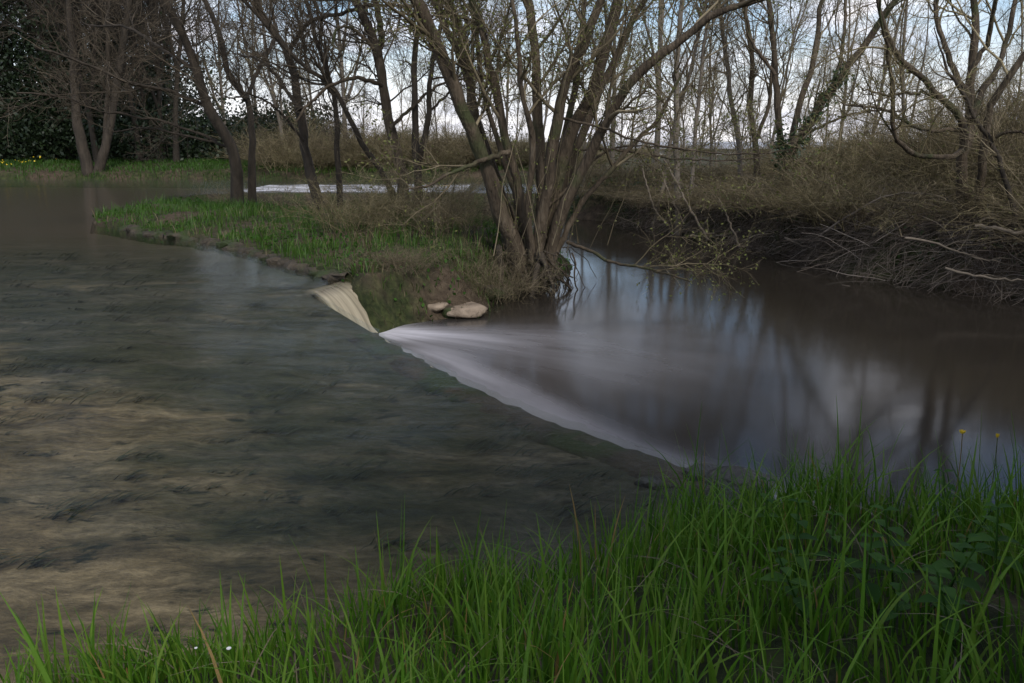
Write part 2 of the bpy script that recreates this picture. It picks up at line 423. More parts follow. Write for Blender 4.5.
def sheet_water():
    """thin clear running water: see-through with a soft sky sheen"""
    m, nd, lk, out = new_mat('running_water')
    tc = nd.new('ShaderNodeTexCoord')
    mp = nd.new('ShaderNodeMapping'); mp.inputs['Rotation'].default_value = (0, 0, R(-24)); mp.inputs['Scale'].default_value = (0.35, 1.0, 1)
    nz = nd.new('ShaderNodeTexNoise'); nz.inputs['Scale'].default_value = 2.6; nz.inputs['Detail'].default_value = 5; nz.inputs['Distortion'].default_value = 0.7
    lk.new(tc.outputs['Object'], mp.inputs[0]); lk.new(mp.outputs[0], nz.inputs['Vector'])
    bp = nd.new('ShaderNodeBump'); bp.inputs['Strength'].default_value = 0.5; bp.inputs['Distance'].default_value = 0.05
    lk.new(nz.outputs['Fac'], bp.inputs['Height'])
    tr = nd.new('ShaderNodeBsdfTransparent'); tr.inputs['Color'].default_value = (0.88, 0.90, 0.86, 1)
    ta = nd.new('ShaderNodeAttribute'); ta.attribute_name = 'rnd'
    bm = nd.new('ShaderNodeMapRange'); bm.inputs['To Min'].default_value = 0.06; bm.inputs['To Max'].default_value = 0.26
    lk.new(ta.outputs['Fac'], bm.inputs['Value']); lk.new(bm.outputs[0], bp.inputs['Strength'])
    rm = nd.new('ShaderNodeMapRange'); rm.inputs['To Min'].default_value = 0.15; rm.inputs['To Max'].default_value = 0.24
    lk.new(ta.outputs['Fac'], rm.inputs['Value'])
    gl = nd.new('ShaderNodeBsdfGlossy'); lk.new(rm.outputs[0], gl.inputs['Roughness']); gl.inputs['Color'].default_value = (1, 1, 1, 1)
    lk.new(bp.outputs[0], gl.inputs['Normal'])
    fr = nd.new('ShaderNodeFresnel'); fr.inputs['IOR'].default_value = 1.13
    lk.new(bp.outputs[0], fr.inputs['Normal'])
    mx = nd.new('ShaderNodeMixShader')
    lk.new(fr.outputs[0], mx.inputs[0]); lk.new(tr.outputs[0], mx.inputs[1]); lk.new(gl.outputs[0], mx.inputs[2])
    lk.new(mx.outputs[0], out.inputs[0])
    return m
M['sheet'] = sheet_water()

def pool_water():
    """silty brown pool smoothed by a long exposure, white with air below the weir (attribute rnd = how much)"""
    m, nd, lk, out = new_mat('pool_water')
    tc = nd.new('ShaderNodeTexCoord')
    at = nd.new('ShaderNodeAttribute'); at.attribute_name = 'rnd'
    fl = nd.new('ShaderNodeAttribute'); fl.attribute_name = 'flow'
    nz = nd.new('ShaderNodeTexNoise'); nz.inputs['Scale'].default_value = 1.0; nz.inputs['Detail'].default_value = 6; nz.inputs['Roughness'].default_value = 0.55
    lk.new(fl.outputs['Vector'], nz.inputs['Vector'])
    st = ramp(nd, [(0.28, (0.42, 0.42, 0.42)), (0.74, (1, 1, 1))]); lk.new(nz.outputs['Fac'], st.inputs[0])
    mu = nd.new('ShaderNodeMath'); mu.operation = 'MULTIPLY'
    lk.new(at.outputs['Fac'], mu.inputs[0]); lk.new(st.outputs[0], mu.inputs[1])
    col = nd.new('ShaderNodeMix'); col.data_type = 'RGBA'
    lk.new(mu.outputs[0], col.inputs['Factor'])
    col.inputs['A'].default_value = (0.023, 0.0192, 0.0145, 1); col.inputs['B'].default_value = (0.72, 0.70, 0.74, 1)
    bs = nd.new('ShaderNodeBsdfPrincipled')
    bs.inputs['IOR'].default_value = 1.33
    lk.new(col.outputs['Result'], bs.inputs['Base Color'])
    rg = nd.new('ShaderNodeMapRange'); rg.inputs['From Min'].default_value = 0; rg.inputs['From Max'].default_value = 0.5
    rg.inputs['To Min'].default_value = 0.095; rg.inputs['To Max'].default_value = 0.6
    lk.new(mu.outputs[0], rg.inputs['Value']); lk.new(rg.outputs[0], bs.inputs['Roughness'])
    n2 = nd.new('ShaderNodeTexNoise'); n2.inputs['Scale'].default_value = 1.1; n2.inputs['Detail'].default_value = 3
    mp = nd.new('ShaderNodeMapping'); mp.inputs['Scale'].default_value = (0.4, 1, 1)
    lk.new(tc.outputs['Object'], mp.inputs[0]); lk.new(mp.outputs[0], n2.inputs['Vector'])
    bp = nd.new('ShaderNodeBump'); bp.inputs['Strength'].default_value = 0.06; bp.inputs['Distance'].default_value = 0.05
    lk.new(n2.outputs['Fac'], bp.inputs['Height']); lk.new(bp.outputs[0], bs.inputs['Normal'])
    lk.new(bs.outputs[0], out.inputs[0])
    return m
M['pool'] = pool_water()

def fall_water():
    m, nd, lk, out = new_mat('falling_water')
    tc = nd.new('ShaderNodeTexCoord')
    fl = nd.new('ShaderNodeAttribute'); fl.attribute_name = 'flow'
    nz = nd.new('ShaderNodeTexNoise'); nz.inputs['Scale'].default_value = 0.8; nz.inputs['Detail'].default_value = 9; nz.inputs['Roughness'].default_value = 0.66
    lk.new(fl.outputs['Vector'], nz.inputs['Vector'])
    rp = ramp(nd, [(0.3, (0.30, 0.255, 0.175)), (0.6, (0.40, 0.35, 0.25)), (0.8, (0.50, 0.45, 0.34))])
    lk.new(nz.outputs['Fac'], rp.inputs[0])
    bs = nd.new('ShaderNodeBsdfPrincipled'); bs.inputs['Roughness'].default_value = 0.35; bs.inputs['IOR'].default_value = 1.33
    lk.new(rp.outputs[0], bs.inputs['Base Color'])
    sx = nd.new('ShaderNodeSeparateXYZ'); lk.new(fl.outputs['Vector'], sx.inputs[0])
    al = ramp(nd, [(0.0, (0.15, 0.15, 0.15)), (0.12, (1, 1, 1)), (0.88, (1, 1, 1)), (1.0, (0.1, 0.1, 0.1))])
    dv = nd.new('ShaderNodeMath'); dv.operation = 'DIVIDE'; dv.inputs[1].default_value = 16.0
    lk.new(sx.outputs['X'], dv.inputs[0]); lk.new(dv.outputs[0], al.inputs[0])
    a2 = ramp(nd, [(0.32, (0.55, 0.55, 0.55)), (0.55, (1, 1, 1))]); lk.new(nz.outputs['Fac'], a2.inputs[0])
    am = nd.new('ShaderNodeMath'); am.operation = 'MULTIPLY'; lk.new(al.outputs[0], am.inputs[0]); lk.new(a2.outputs[0], am.inputs[1])
    a3 = ramp(nd, [(0.0, (0.25, 0.25, 0.25)), (0.14, (1, 1, 1))]); lk.new(sx.outputs['Y'], a3.inputs[0])
    am3 = nd.new('ShaderNodeMath'); am3.operation = 'MULTIPLY'; lk.new(am.outputs[0], am3.inputs[0]); lk.new(a3.outputs[0], am3.inputs[1]); am = am3
    tp = nd.new('ShaderNodeBsdfTransparent'); ms = nd.new('ShaderNodeMixShader')
    lk.new(am.outputs[0], ms.inputs[0]); lk.new(tp.outputs[0], ms.inputs[1]); lk.new(bs.outputs[0], ms.inputs[2])
    lk.new(ms.outputs[0], out.inputs[0])
    return m
M['fall'] = fall_water()

# ------------------------------------------------------------------ plan of the river
ZL = -0.55                                # lower pool level; the upper river is at 0
def lv(z, *pts):
    return [on_level(px, py, z)[:2] for px, py in pts]
LIPZ = -0.09
lip = lv(LIPZ, (372, 327), (400, 343), (450, 370), (500, 394), (560, 418), (620, 438), (680, 457), (740, 474))
lip = spline(np.array([(p[0], p[1]) for p in lip]), 70)
lip[1:-1] += 0.022 * np.column_stack([np.sin(np.arange(68) * 1.9) + np.sin(np.arange(68) * 0.77 + 1), np.cos(np.arange(68) * 1.37)]) * 0.6
lip = list(lip)
crest = lv(-0.02, (310, 290), (326, 286), (345, 280))          # head of the white fall
isl_front = lv(0.0, (92, 224), (120, 229), (150, 235), (190, 240), (225, 247), (262, 257), (300, 270), (330, 279), (345, 281))
near_edge = np.array([(-30, 1.6), (-8, 1.9), (-3.5, 2.1), (-1.9, 2.45), (-0.9, 2.85), (-0.2, 3.1), (0.5, 3.5), (1.1, 3.75), (1.6, 3.6), (2.3, 3.45), (3.2, 3.4), (4.6, 3.6), (7, 4.3), (12, 6), (30, 14)])
near_poly = np.vstack([near_edge, [(30, -60), (-30, -60)]])
isl_bank = lv(ZL, (374, 331), (400, 324), (440, 322), (480, 321), (497, 313), (505, 300), (530, 290), (556, 282), (568, 272))
isl_back = [(1.1, 14.4), (-0.8, 16.6), (-3.6, 17.9), (-5.6, 19.2), (-7.6, 20.6)]
isl_poly = np.vstack([isl_front, isl_bank, isl_back, lv(0.0, (205, 203), (150, 208), (100, 214))])
right_bank = lv(ZL, (600, 221), (650, 228), (700, 238), (760, 249), (800, 257), (850, 272), (900, 282), (960, 290), (1024, 298), (1120, 312))
far_poly = np.vstack([[(-150, 37.5), (-60, 36.5), (-20, 36.0), (-8, 35), (-1.5, 34), (1.2, 31), (1.3, 26.6), (1.6, 24)], right_bank, [(14, 9.3), (40, 12), (300, 40), (300, 600), (-300, 600), (-300, 60)]])

def sdist(P, poly):
    """signed distance of points to a polygon, positive inside"""
    A, B = poly, np.roll(poly, -1, axis=0)
    best = np.full(len(P), 1e9); inside = np.zeros(len(P), bool)
    for a, b in zip(A, B):
        ab = b - a; L = ab @ ab
        if L < 1e-12: continue
        t = np.clip(((P - a) @ ab) / L, 0, 1)
        best = np.minimum(best, np.hypot(*(P - a - t[:, None] * ab).T))
        c = (a[1] > P[:, 1]) != (b[1] > P[:, 1])
        with np.errstate(divide='ignore', invalid='ignore'):
            xi = a[0] + (P[:, 1] - a[1]) / (b[1] - a[1]) * ab[0]
        inside ^= c & (P[:, 0] < xi)
    return np.where(inside, best, -best)
def sstep(a, b, x):
    t = np.clip((x - a) / (b - a), 0, 1)
    return t * t * (3 - 2 * t)

_ph = np.random.default_rng(3).uniform(0, 6.28, (40, 2)); _dr = np.random.default_rng(4).normal(size=(40, 2))
def lump(P, scale, seed=0, octaves=6):
    """cheap smooth noise, about -1..1"""
    out = np.zeros(len(P)); 
    for k in range(octaves):
        f = scale * 1.55 ** k
        i = (seed * 7 + k * 2) % 38
        d1, d2 = _dr[i] / np.linalg.norm(_dr[i]), _dr[i + 1] / np.linalg.norm(_dr[i + 1])
        out += np.sin(P @ d1 * f + _ph[i, 0] + 1.3 * np.sin(P @ d2 * f * 0.7 + _ph[i, 1])) / 1.45 ** k
    return out / 2.2

def height(P):
    """ground level at plan points P (n,2)"""
    P = np.asarray(P, float).reshape(-1, 2)
    wob = 0.10 * lump(P, 2.6, 1)
    dn, di, df = sdist(P, near_poly) + wob, sdist(P, isl_poly) + wob * 1.1, sdist(P, far_poly) + 2.0 * wob
    rightness = sstep(0.3, 1.8, P[:, 0])
    hn = -0.9 + (1.05 - 0.02 * rightness) * sstep(-0.5, 0.8, dn) + 0.42 * sstep(0.3, 2.3, dn)
    wp = sstep(-1.9, -0.7, P[:, 0]) * sstep(15.5, 13.5, P[:, 1])
    hi = -0.9 + (0.98 - 0.15 * wp) * sstep(-0.28, 0.12 + 0.7 * wp, di) + (0.13 + 0.12 * wp) * sstep(0.1, 1.6, di)
    rb = sstep(-1.0, 3.0, P[:, 0])
    rise = sstep(4.0, 8.0, P[:, 0]) * sstep(24, 14, P[:, 1])
    hf = -0.9 + (1.25 - 0.12 * rb) * sstep(-0.5, 0.9, df) + (0.22 - 0.14 * rb + 0.25 * rise) * sstep(0.8, 4.0, df)
    h = np.maximum(np.maximum(hn, hi), hf)
    land = sstep(-0.1, 0.5, np.maximum(np.maximum(dn, di), df))
    return h + 0.045 * lump(P, 4.5, 2) * land + 0.06 * lump(P, 1.1, 3) * land

def grid_axis(marks):
    out = []
    for (a, b, s) in marks:
        out.append(np.arange(a, b, s))
    return np.concatenate(out + [[marks[-1][1]]])
gx = grid_axis([(-300, -60, 20), (-60, -20, 2), (-20, -10, 0.5), (-10, 8, 0.13), (8, 14, 0.25), (14, 40, 1.5), (40, 300, 20)])
gy = grid_axis([(-40, -2, 4), (-2, 6, 0.12), (6, 18, 0.15), (18, 30, 0.3), (30, 45, 0.6), (45, 90, 4), (90, 600, 30)])
X, Y = np.meshgrid(gx, gy)
Z = height(np.stack([X.ravel(), Y.ravel()], 1))
def grid_faces(ny, nx):
    i = np.arange(ny * nx).reshape(ny, nx)
    return np.stack([i[:-1, :-1], i[:-1, 1:], i[1:, 1:], i[1:, :-1]], -1).reshape(-1, 4)
g = Geo(); g.add(np.stack([X.ravel(), Y.ravel(), Z], 1), grid_faces(len(gy), len(gx)))
ground = tag(link('ground', g, M['earth']), 'brown earth banks and grassy island ground along the river', 'ground', kind='structure')

# ---- upper river: bed and the water running over it
far_crest = np.array([(-7.3, 19.6), (-8.6, 21.8), (-10.2, 24.6), (-10.0, 26.2), (-8.6, 26.8), (-6, 26.75), (-2, 26.7), (1.6, 26.7)])
up_outline = np.vstack([lip[::-1], crest, np.array(isl_front[-2:-9:-1]) + np.array([0.25, 0.5]), [(-7.0, 17.5)], far_crest,
                        [(2.5, 27), (3, 38), (-40, 42), (-150, 45), (-150, 1.0), (-9, 0.9), (-1.0, 1.5), (0.5, 2.5), (1.6, 3.5)]])
def up_level(P):
    """upper water surface: level, then running down to the lip"""
    dl = np.full(len(P), 1e9)
    L = np.array(lip)
    for a, b in zip(L[:-1], L[1:]):
        ab = b - a; t = np.clip(((P - a) @ ab) / (ab @ ab), 0, 1)
        dl = np.minimum(dl, np.hypot(*(P - a - t[:, None] * ab).T))
    return -0.09 * sstep(2.6, 0.0, dl)
def cdt(outline, inner):
    pts = [Vector(p) for p in outline] + [Vector(p) for p in inner]
    n = len(outline)
    v, e, f, *_ = delaunay_2d_cdt(pts, [], [list(range(n))], 1, 1e-5)
    return np.array([(p.x, p.y) for p in v]), np.array([q for q in f if len(q) == 3])
inner = []
for x0, x1, y0, y1, s in [(-12, 3, 1.2, 11, 0.11), (-20, 2, 11, 20, 0.4), (-60, -12, 1.2, 11, 1.2), (-70, -20, 11, 20, 2.0), (-80, 3, 20, 42, 1.5)]:
    xx, yy = np.meshgrid(np.arange(x0, x1, s), np.arange(y0, y1, s))
    q = np.stack([xx.ravel(), yy.ravel()], 1) + rng.uniform(-0.2, 0.2, (xx.size, 2)) * s
    inner.append(q)
inner = np.vstack(inner)
inner = inner[sdist(inner, up_outline) > 0.06]
pv, pf = cdt(up_outline, inner)
wz = up_level(pv)
shallow = sstep(26, 8, pv[:, 1])
sq = pv @ np.array([[math.cos(R(24)), -math.sin(R(24))], [math.sin(R(24)), math.cos(R(24))]]) * np.array([0.5, 1.0])
bedz = wz - 0.055 - 0.3 * (1 - shallow) + (0.024 * lump(sq, 5.5, 4) + 0.016 * lump(sq * np.array([1.3, 1.0]), 13, 15)) * shallow
g = Geo(); g.add(np.column_stack([pv, bedz]), pf)
tag(link('river_bed', g, M['bed']), 'algae covered sandy bed under the shallow water above the weir', 'river bed', kind='structure')
rip = 0.010 * lump(sq, 3.2, 5) * sstep(20, 6, pv[:, 1])
turb = np.maximum(sstep(17, 9, pv[:, 1] - 0.35 * pv[:, 0]), sstep(24, 26, pv[:, 1]) * sstep(35, 30, pv[:, 1]) * sstep(-11, -7, pv[:, 0])) * (0.85 + 0.15 * lump(sq, 1.1, 6))
g = Geo(); g.add(np.column_stack([pv, wz + rip]), pf, np.clip(turb, 0, 1))
tag(link('river_water', g, M['sheet']), 'shallow water sliding across the weir apron', 'water', kind='structure')

# ---- dark weed tufts combed downstream on the apron, some just breaking the surface
n = 620
P2 = np.column_stack([rng.uniform(-9, 0.8, n), rng.uniform(3.0, 12.5, n)]); P2 = P2[(sdist(P2, up_outline) > 0.25) & (sdist(P2, near_poly) < -0.15)]
b_ = np.repeat(P2, 16, axis=0) + rng.normal(0, 0.045, (len(P2) * 16, 2)) * np.array([1.9, 0.55]); n = len(b_)
Lw = rng.uniform(0.025, 0.085, n) * np.repeat(rng.uniform(0.5, 1.5, len(P2)), 16)
FLOW_AZ = R(14)
WEED = (np.column_stack([b_, up_level(b_) - 0.05]), Lw, rng.normal(FLOW_AZ, 0.25, n))

# ---- thin sheet above the far weir, sky reflection painted in as white
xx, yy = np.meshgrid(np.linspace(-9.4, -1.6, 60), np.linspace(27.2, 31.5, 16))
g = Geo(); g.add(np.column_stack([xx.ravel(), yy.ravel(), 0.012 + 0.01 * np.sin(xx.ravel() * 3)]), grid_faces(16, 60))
def sky_sheen_mat():
    m, nd, lk, out = new_mat('painted_sky_sheen')
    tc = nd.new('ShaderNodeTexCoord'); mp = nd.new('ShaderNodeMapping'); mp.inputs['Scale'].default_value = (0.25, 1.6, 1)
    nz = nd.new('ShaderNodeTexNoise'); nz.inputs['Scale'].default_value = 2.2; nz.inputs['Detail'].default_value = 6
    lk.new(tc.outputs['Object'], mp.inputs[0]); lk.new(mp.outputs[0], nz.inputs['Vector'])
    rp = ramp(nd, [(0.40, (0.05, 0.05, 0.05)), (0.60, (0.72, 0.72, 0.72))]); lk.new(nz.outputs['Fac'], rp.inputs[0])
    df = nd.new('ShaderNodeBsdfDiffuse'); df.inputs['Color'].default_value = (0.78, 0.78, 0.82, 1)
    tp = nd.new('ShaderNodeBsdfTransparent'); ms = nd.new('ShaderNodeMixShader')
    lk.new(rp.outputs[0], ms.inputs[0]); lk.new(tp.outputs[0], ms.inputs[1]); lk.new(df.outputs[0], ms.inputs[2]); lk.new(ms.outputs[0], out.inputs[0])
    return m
tag(link('sky_sheen_strip', g, sky_sheen_mat()), 'bright strip of painted sky reflection on the river behind the island', 'water', kind='structure')

# ---- lower pool
lx = grid_axis([(-16, -4, 1.0), (-4, 8, 0.10), (8, 40, 1.0)])
ly = grid_axis([(2.5, 14, 0.10), (14, 26.9, 0.5)])
X, Y = np.meshgrid(lx, ly); Q = np.stack([X.ravel(), Y.ravel()], 1)
foot = on_level(368, 330, ZL)[:2]
v = Q - foot
s = np.hypot(v[:, 0], v[:, 1]); phi = np.arctan2(v[:, 1], v[:, 0])
dl = np.full(len(Q), 1e9); la = np.zeros(len(Q))
L = np.array(lip); cum = 0
for a, b in zip(L[:-1], L[1:]):
    ab = b - a; ln = np.linalg.norm(ab); t = np.clip(((Q - a) @ ab) / (ab @ ab), 0, 1)
    d = np.hypot(*(Q - a - t[:, None] * ab).T)
    la = np.where(d < dl, cum + t * ln, la); dl = np.minimum(dl, d); cum += ln
plume = np.exp(-(s / 1.5) ** 1.3) * np.exp(-((phi + 0.35) / 0.42) ** 2) * 1.35
edge = np.exp(-((dl - 0.78) / 0.24) ** 2) * (0.50 - 0.26 * sstep(0.5, 5.0, la)) * sstep(6.8, 5.2, la)
foam = np.clip(plume + edge + 0.8 * np.exp(-(s / 0.55) ** 2), 0, 1)
swirl = 0.06 * np.exp(-((s - 3.6) / 1.1) ** 2) * sstep(-1.3, -0.5, phi) * sstep(0.8, 0.2, phi)
foam = np.clip(foam + swirl, 0, 1)
g = Geo(); g.add(np.column_stack([Q, np.full(len(Q), ZL)]), grid_faces(len(ly), len(lx)), foam)
pool = link('pool_water', g, M['pool'])
fa = pool.data.attributes.new('flow', 'FLOAT_VECTOR', 'POINT')
fa.data.foreach_set('vector', np.column_stack([phi * 6.5, s * 0.30, dl * 1.3]).astype(np.float32).ravel())
tag(pool, 'smooth brown pool below the weir with white foam fanning from the fall', 'water', kind='structure')

# ---- the fall: sheet pouring off the crest beside the island
top = spline(np.array([(*p, -0.015) for p in (crest[0] + np.array([-0.05, -0.12]), crest[1], crest[2] + np.array([0.05, 0.1]))]), 30)
drop = np.array([0.60, -0.44])
V = []; FL = []
for j in range(14):
    t = j / 13
    for i in range(30):
        e = i / 29
        out_ = t ** 0.75
        p = top[i] + np.array([drop[0] * out_, drop[1] * out_ - 0.10 * out_ * (1 - e), (ZL - 0.03) * t ** 1.7])
        p[2] += 0.004 * math.sin(i * 1.7) * t
        V.append(p); FL.append((e * 16, t * 0.5, 0.0))
g = Geo(); g.add(np.array(V), grid_faces(14, 30))
fall = link('waterfall', g, M['fall'])
fa = fall.data.attributes.new('flow', 'FLOAT_VECTOR', 'POINT')
fa.data.foreach_set('vector', np.array(FL, np.float32).ravel())
tag(fall, 'tan sheet of water pouring over the weir beside the grassy island', 'waterfall', kind='structure')

# ---- the thin curtain running down the whole curved lip
ln = spline(np.array([(p[0], p[1], 0) for p in lip]), 120)
tt = norm(np.gradient(ln, axis=0)); ow = np.stack([-tt[:, 1], tt[:, 0], 0 * tt[:, 0]], 1)
rows = []; FL = []
for j in range(9):
    t = j / 8
    r = ln + ow * (0.30 * t ** 0.7 - 0.035); r[:, 2] = LIPZ - 0.10 * (1 - t) + (ZL - 0.02 - LIPZ) * t ** 1.7
    rows.append(r); FL += [(1.6 + 12.8 * i / 119 + 1.2 * math.sin(i * 2.1), 0.2 + t * 0.3, i * 0.5) for i in range(120)]
g = Geo(); g.add(np.vstack(rows), grid_faces(9, 120))
curtain = link('waterfall', g, M['fall'])
fa = curtain.data.attributes.new('flow', 'FLOAT_VECTOR', 'POINT')
fa.data.foreach_set('vector', np.array(FL, np.float32).ravel())
tag(curtain, 'thin curtain of water running down the long curved weir lip', 'waterfall', kind='structure')

# ---- weir body: mossy stone wall under the lip
def wall_strip(line, z0, z1, thick, inward, jit=0.02):
    line = spline(np.array([(p[0], p[1], 0) for p in line]), 60)
    t = norm(np.gradient(line, axis=0)); nrm = np.stack([-t[:, 1], t[:, 0], 0 * t[:, 0]], 1) * inward
    rows = []
    for off, z in ((0.0, z0), (0.03, (z0 + z1) / 2), (0.0, z1), (thick * 0.5, z1 + 0.01), (thick, z1), (thick, z0)):
        r = line + nrm * off; r = r + rng.uniform(-jit, jit, r.shape); r[:, 2] = z + rng.uniform(-jit, jit, len(r)) * 0.6
        rows.append(r)
    g = Geo(); g.add(np.vstack(rows), grid_faces(len(rows), len(line)))
    return g
wall_line = [p + np.array([-0.02, -0.01]) for p in lip]
g = wall_strip(lip, -0.95, LIPZ - 0.05, 0.3, -1, 0.008)
tag(link('weir_wall', g, M['mossy_stone']), 'curved mossy stone lip of the weir between river and pool', 'weir')
g = wall_strip([np.array(p) + np.array([-0.02, 0.03]) for p in crest], -0.95, -0.16, 0.3, 1, 0.008)
tag(link('weir_wall', g, M['mossy_stone']), 'short stone step hidden under the tan waterfall', 'weir')
g = wall_strip(far_crest, -0.9, -0.03, 0.5, 1, 0.03)
tag(link('weir_wall', g, M['mossy_stone']), 'long straight weir wall behind the island, below the bright water strip', 'weir')
# stone edging of the island
edge_line = np.array(isl_front[1:])
g = Geo()
ln = spline(np.array([(p[0], p[1], 0) for p in edge_line]), 90)
t = norm(np.gradient(ln, axis=0)); nr = np.stack([-t[:, 1], t[:, 0], 0 * t[:, 0]], 1)
prof = [(-0.02, -0.3), (-0.05, -0.02), (-0.01, 0.035), (0.08, 0.06), (0.26, 0.06), (0.30, -0.1)]
rows = []
for off, z in prof:
    r = ln + nr * (off + rng.normal(0, 0.045, (len(ln), 1))); r[:, 2] = z + rng.normal(0, 0.02, len(ln)) + 0.04 * np.sin(np.arange(len(ln)) * 0.45) * np.sin(np.arange(len(ln)) * 0.17); rows.append(r)
g.add(np.vstack(rows), grid_faces(len(rows), len(ln)))
tag(link('stone_edging', g, M['mossy_stone']), 'low mossy stone edging along the front of the island', 'kerb')

def boulder(name, c, size, mat, label, seed, cat='rock', flat=False):
    r = np.random.default_rng(seed)
    n, m = 18, 12
    th = np.linspace(0, 2 * np.pi, n, endpoint=False); ph = np.linspace(0.02, np.pi - 0.02, m)
    T, Pp = np.meshgrid(th, ph)
    d = np.stack([np.cos(T) * np.sin(Pp), np.sin(T) * np.sin(Pp), np.cos(Pp)], -1).reshape(-1, 3)
    k = r.normal(size=(7, 3)) * 1.8; p0 = r.uniform(0, 6, 7)
    rad = 1 + 0.10 * np.sin(d @ k.T + p0).sum(1) * 0.6
    # flattened facets
    for _ in range(14):
        nn = norm(r.normal(size=3)); lim = r.uniform(0.62, 0.9)
        q = (d * rad[:, None]) @ nn
        rad = np.where(q > lim, rad * lim / np.maximum(q, 1e-6), rad)
    v = d * rad[:, None]
    if flat: v[:, 2] = np.clip(v[:, 2], -0.6, 0.42) + 0.05 * np.sin(v[:, 0] * 5 + v[:, 1] * 3)
    v = v * np.array(size) * 0.5
    i = np.arange(m * n).reshape(m, n); nx = np.roll(i, -1, 1)
    f = np.stack([i[:-1], i[1:], nx[1:], nx[:-1]], -1).reshape(-1, 4)
    g = Geo(); g.add(v + np.array(c), f)
    return tag(link(name, g, mat, origin=c), label, cat)
def on_bank(px, py, z0, up):
    p = on_level(px, py, z0)
    p[2] = float(height(p[None, :2])[0]) + up
    return p
boulder('flat_stone', on_bank(463, 304, -0.40, -0.035), (0.85, 0.66, 0.24), M['stone'], 'pale flat stone at the foot of the island bank', 3, flat=True)
boulder('flat_stone', on_bank(436, 309, -0.45, -0.05), (0.42, 0.4, 0.22), M['stone'], 'smaller brown stone left of the pale flat stone', 8, flat=True)
boulder('mossy_rock', on_bank(449, 312, -0.48, 0.02), (0.3, 0.3, 0.2), M['mossy_stone'], 'dark mossy rock in front between the two flat stones', 31)
p = on_level(500, 300, -0.5)
boulder('mossy_rock', p + np.array([-0.1, 0.3, 0.03]), (0.42, 0.4, 0.3), M['mossy_stone'], 'mossy lump of rock between flat stone and willow roots', 12)
p = on_level(690, 466, -0.1)
boulder('wet_rock', p + np.array([0.05, -0.05, -0.05]), (0.34, 0.22, 0.17), M['wet_rock'], 'dark wet rock at the near end of the weir lip', 21)
p = on_level(715, 480, -0.1)
boulder('wet_rock', p + np.array([0.15, 0.0, -0.03]), (0.4, 0.26, 0.2), M['wet_rock'], 'dark rock half hidden by grass beside the weir lip', 25)
p = on_level(650, 470, -0.08)
boulder('wet_rock', p + np.array([0.0, -0.05, -0.06]), (0.2, 0.12, 0.1), M['wet_rock'], 'smallest dark rock, awash on the weir apron', 29)

# ------------------------------------------------------------------ trees
def stem(pts, d0, d1, w0, w1, K=26, top=3.0, wig=0.012, lean=None):
    """stem through picture points from base to tip; depth runs d0..d1; w0, w1 widths in picture points"""
    n = len(pts)
    ds = np.linspace(d0, d1, n)
    P = np.array([at_depth(px, py, d) for (px, py), d in zip(pts, ds)])
    frac = 1.0
    if top > 0:
        d = norm(P[-1] - P[-2]) ; e = norm(d + np.array([0, 0, 0.5]))
        vis = np.linalg.norm(np.diff(P, axis=0), axis=1).sum()
        P = np.vstack([P, P[-1] + d * top * 0.45, P[-1] + d * top * 0.45 + e * top * 0.55])
        frac = vis / (vis + top)
    S = spline(P, K)
    S[1:-1] += rng.normal(0, wig, (K - 2, 3))
    u = np.linspace(0, 1, K)
    r0, r1 = w0 / 2 / F * d0, w1 / 2 / F * d1
    r = np.where(u < frac, r0 + (r1 - r0) * (u / frac), r1 * (1 - 0.75 * (u - frac) / max(1 - frac, 1e-6)))
    return S, np.maximum(r, 0.004)

def bark_tube(S, r, sides=10, knob=0.06, flare=0.0):
    g = Geo()
    r = r * (1 + rng.normal(0, knob, len(r)))
    if flare:
        u = np.linspace(0, 1, len(r)); r = r * (1 + flare * np.exp(-u * 14))
    tubes(g, S[None], r[None], sides)
    return g

def crown_levels(P, rad, spec, sides=(5, 4, 3)):
    """spec: list of dicts for grow(); every level sprouts from the one before and the trunk set"""
    out = []
    cur = (P, rad)
    for sp in spec:
        Q, r = grow(cur[0], cur[1], **sp)
        out.append((Q, r)); cur = (Q, r)
    return out

def leaves_on(geo, P, n, size, up=0.0, tmin=0.2):
    N, K, _ = P.shape
    i = rng.integers(0, N, n); k = rng.integers(int(tmin * K), K, n)
    c = P[i, k] + rng.normal(0, size * 0.8, (n, 3))
    quads(geo, c, size, up)
def quads(geo, c, size, up=0.0, aspect=0.6):
    n = len(c)
    a = norm(rng.normal(size=(n, 3))); b = norm(np.cross(a, rng.normal(size=(n, 3)) + np.array([0, 0, up])))
    s = size * rng.uniform(0.6, 1.3, (n, 1))
    v = np.stack([c - a * s * 0.55, c + b * s * aspect * 0.5, c + a * s * 0.55, c - b * s * aspect * 0.5], 1)
    geo.add(v.reshape(-1, 3), np.arange(4 * n).reshape(n, 4), np.repeat(rng.random(n), 4))

def stack(stems, K=26):
    return np.stack([s[0] for s in stems]), np.stack([s[1] for s in stems])

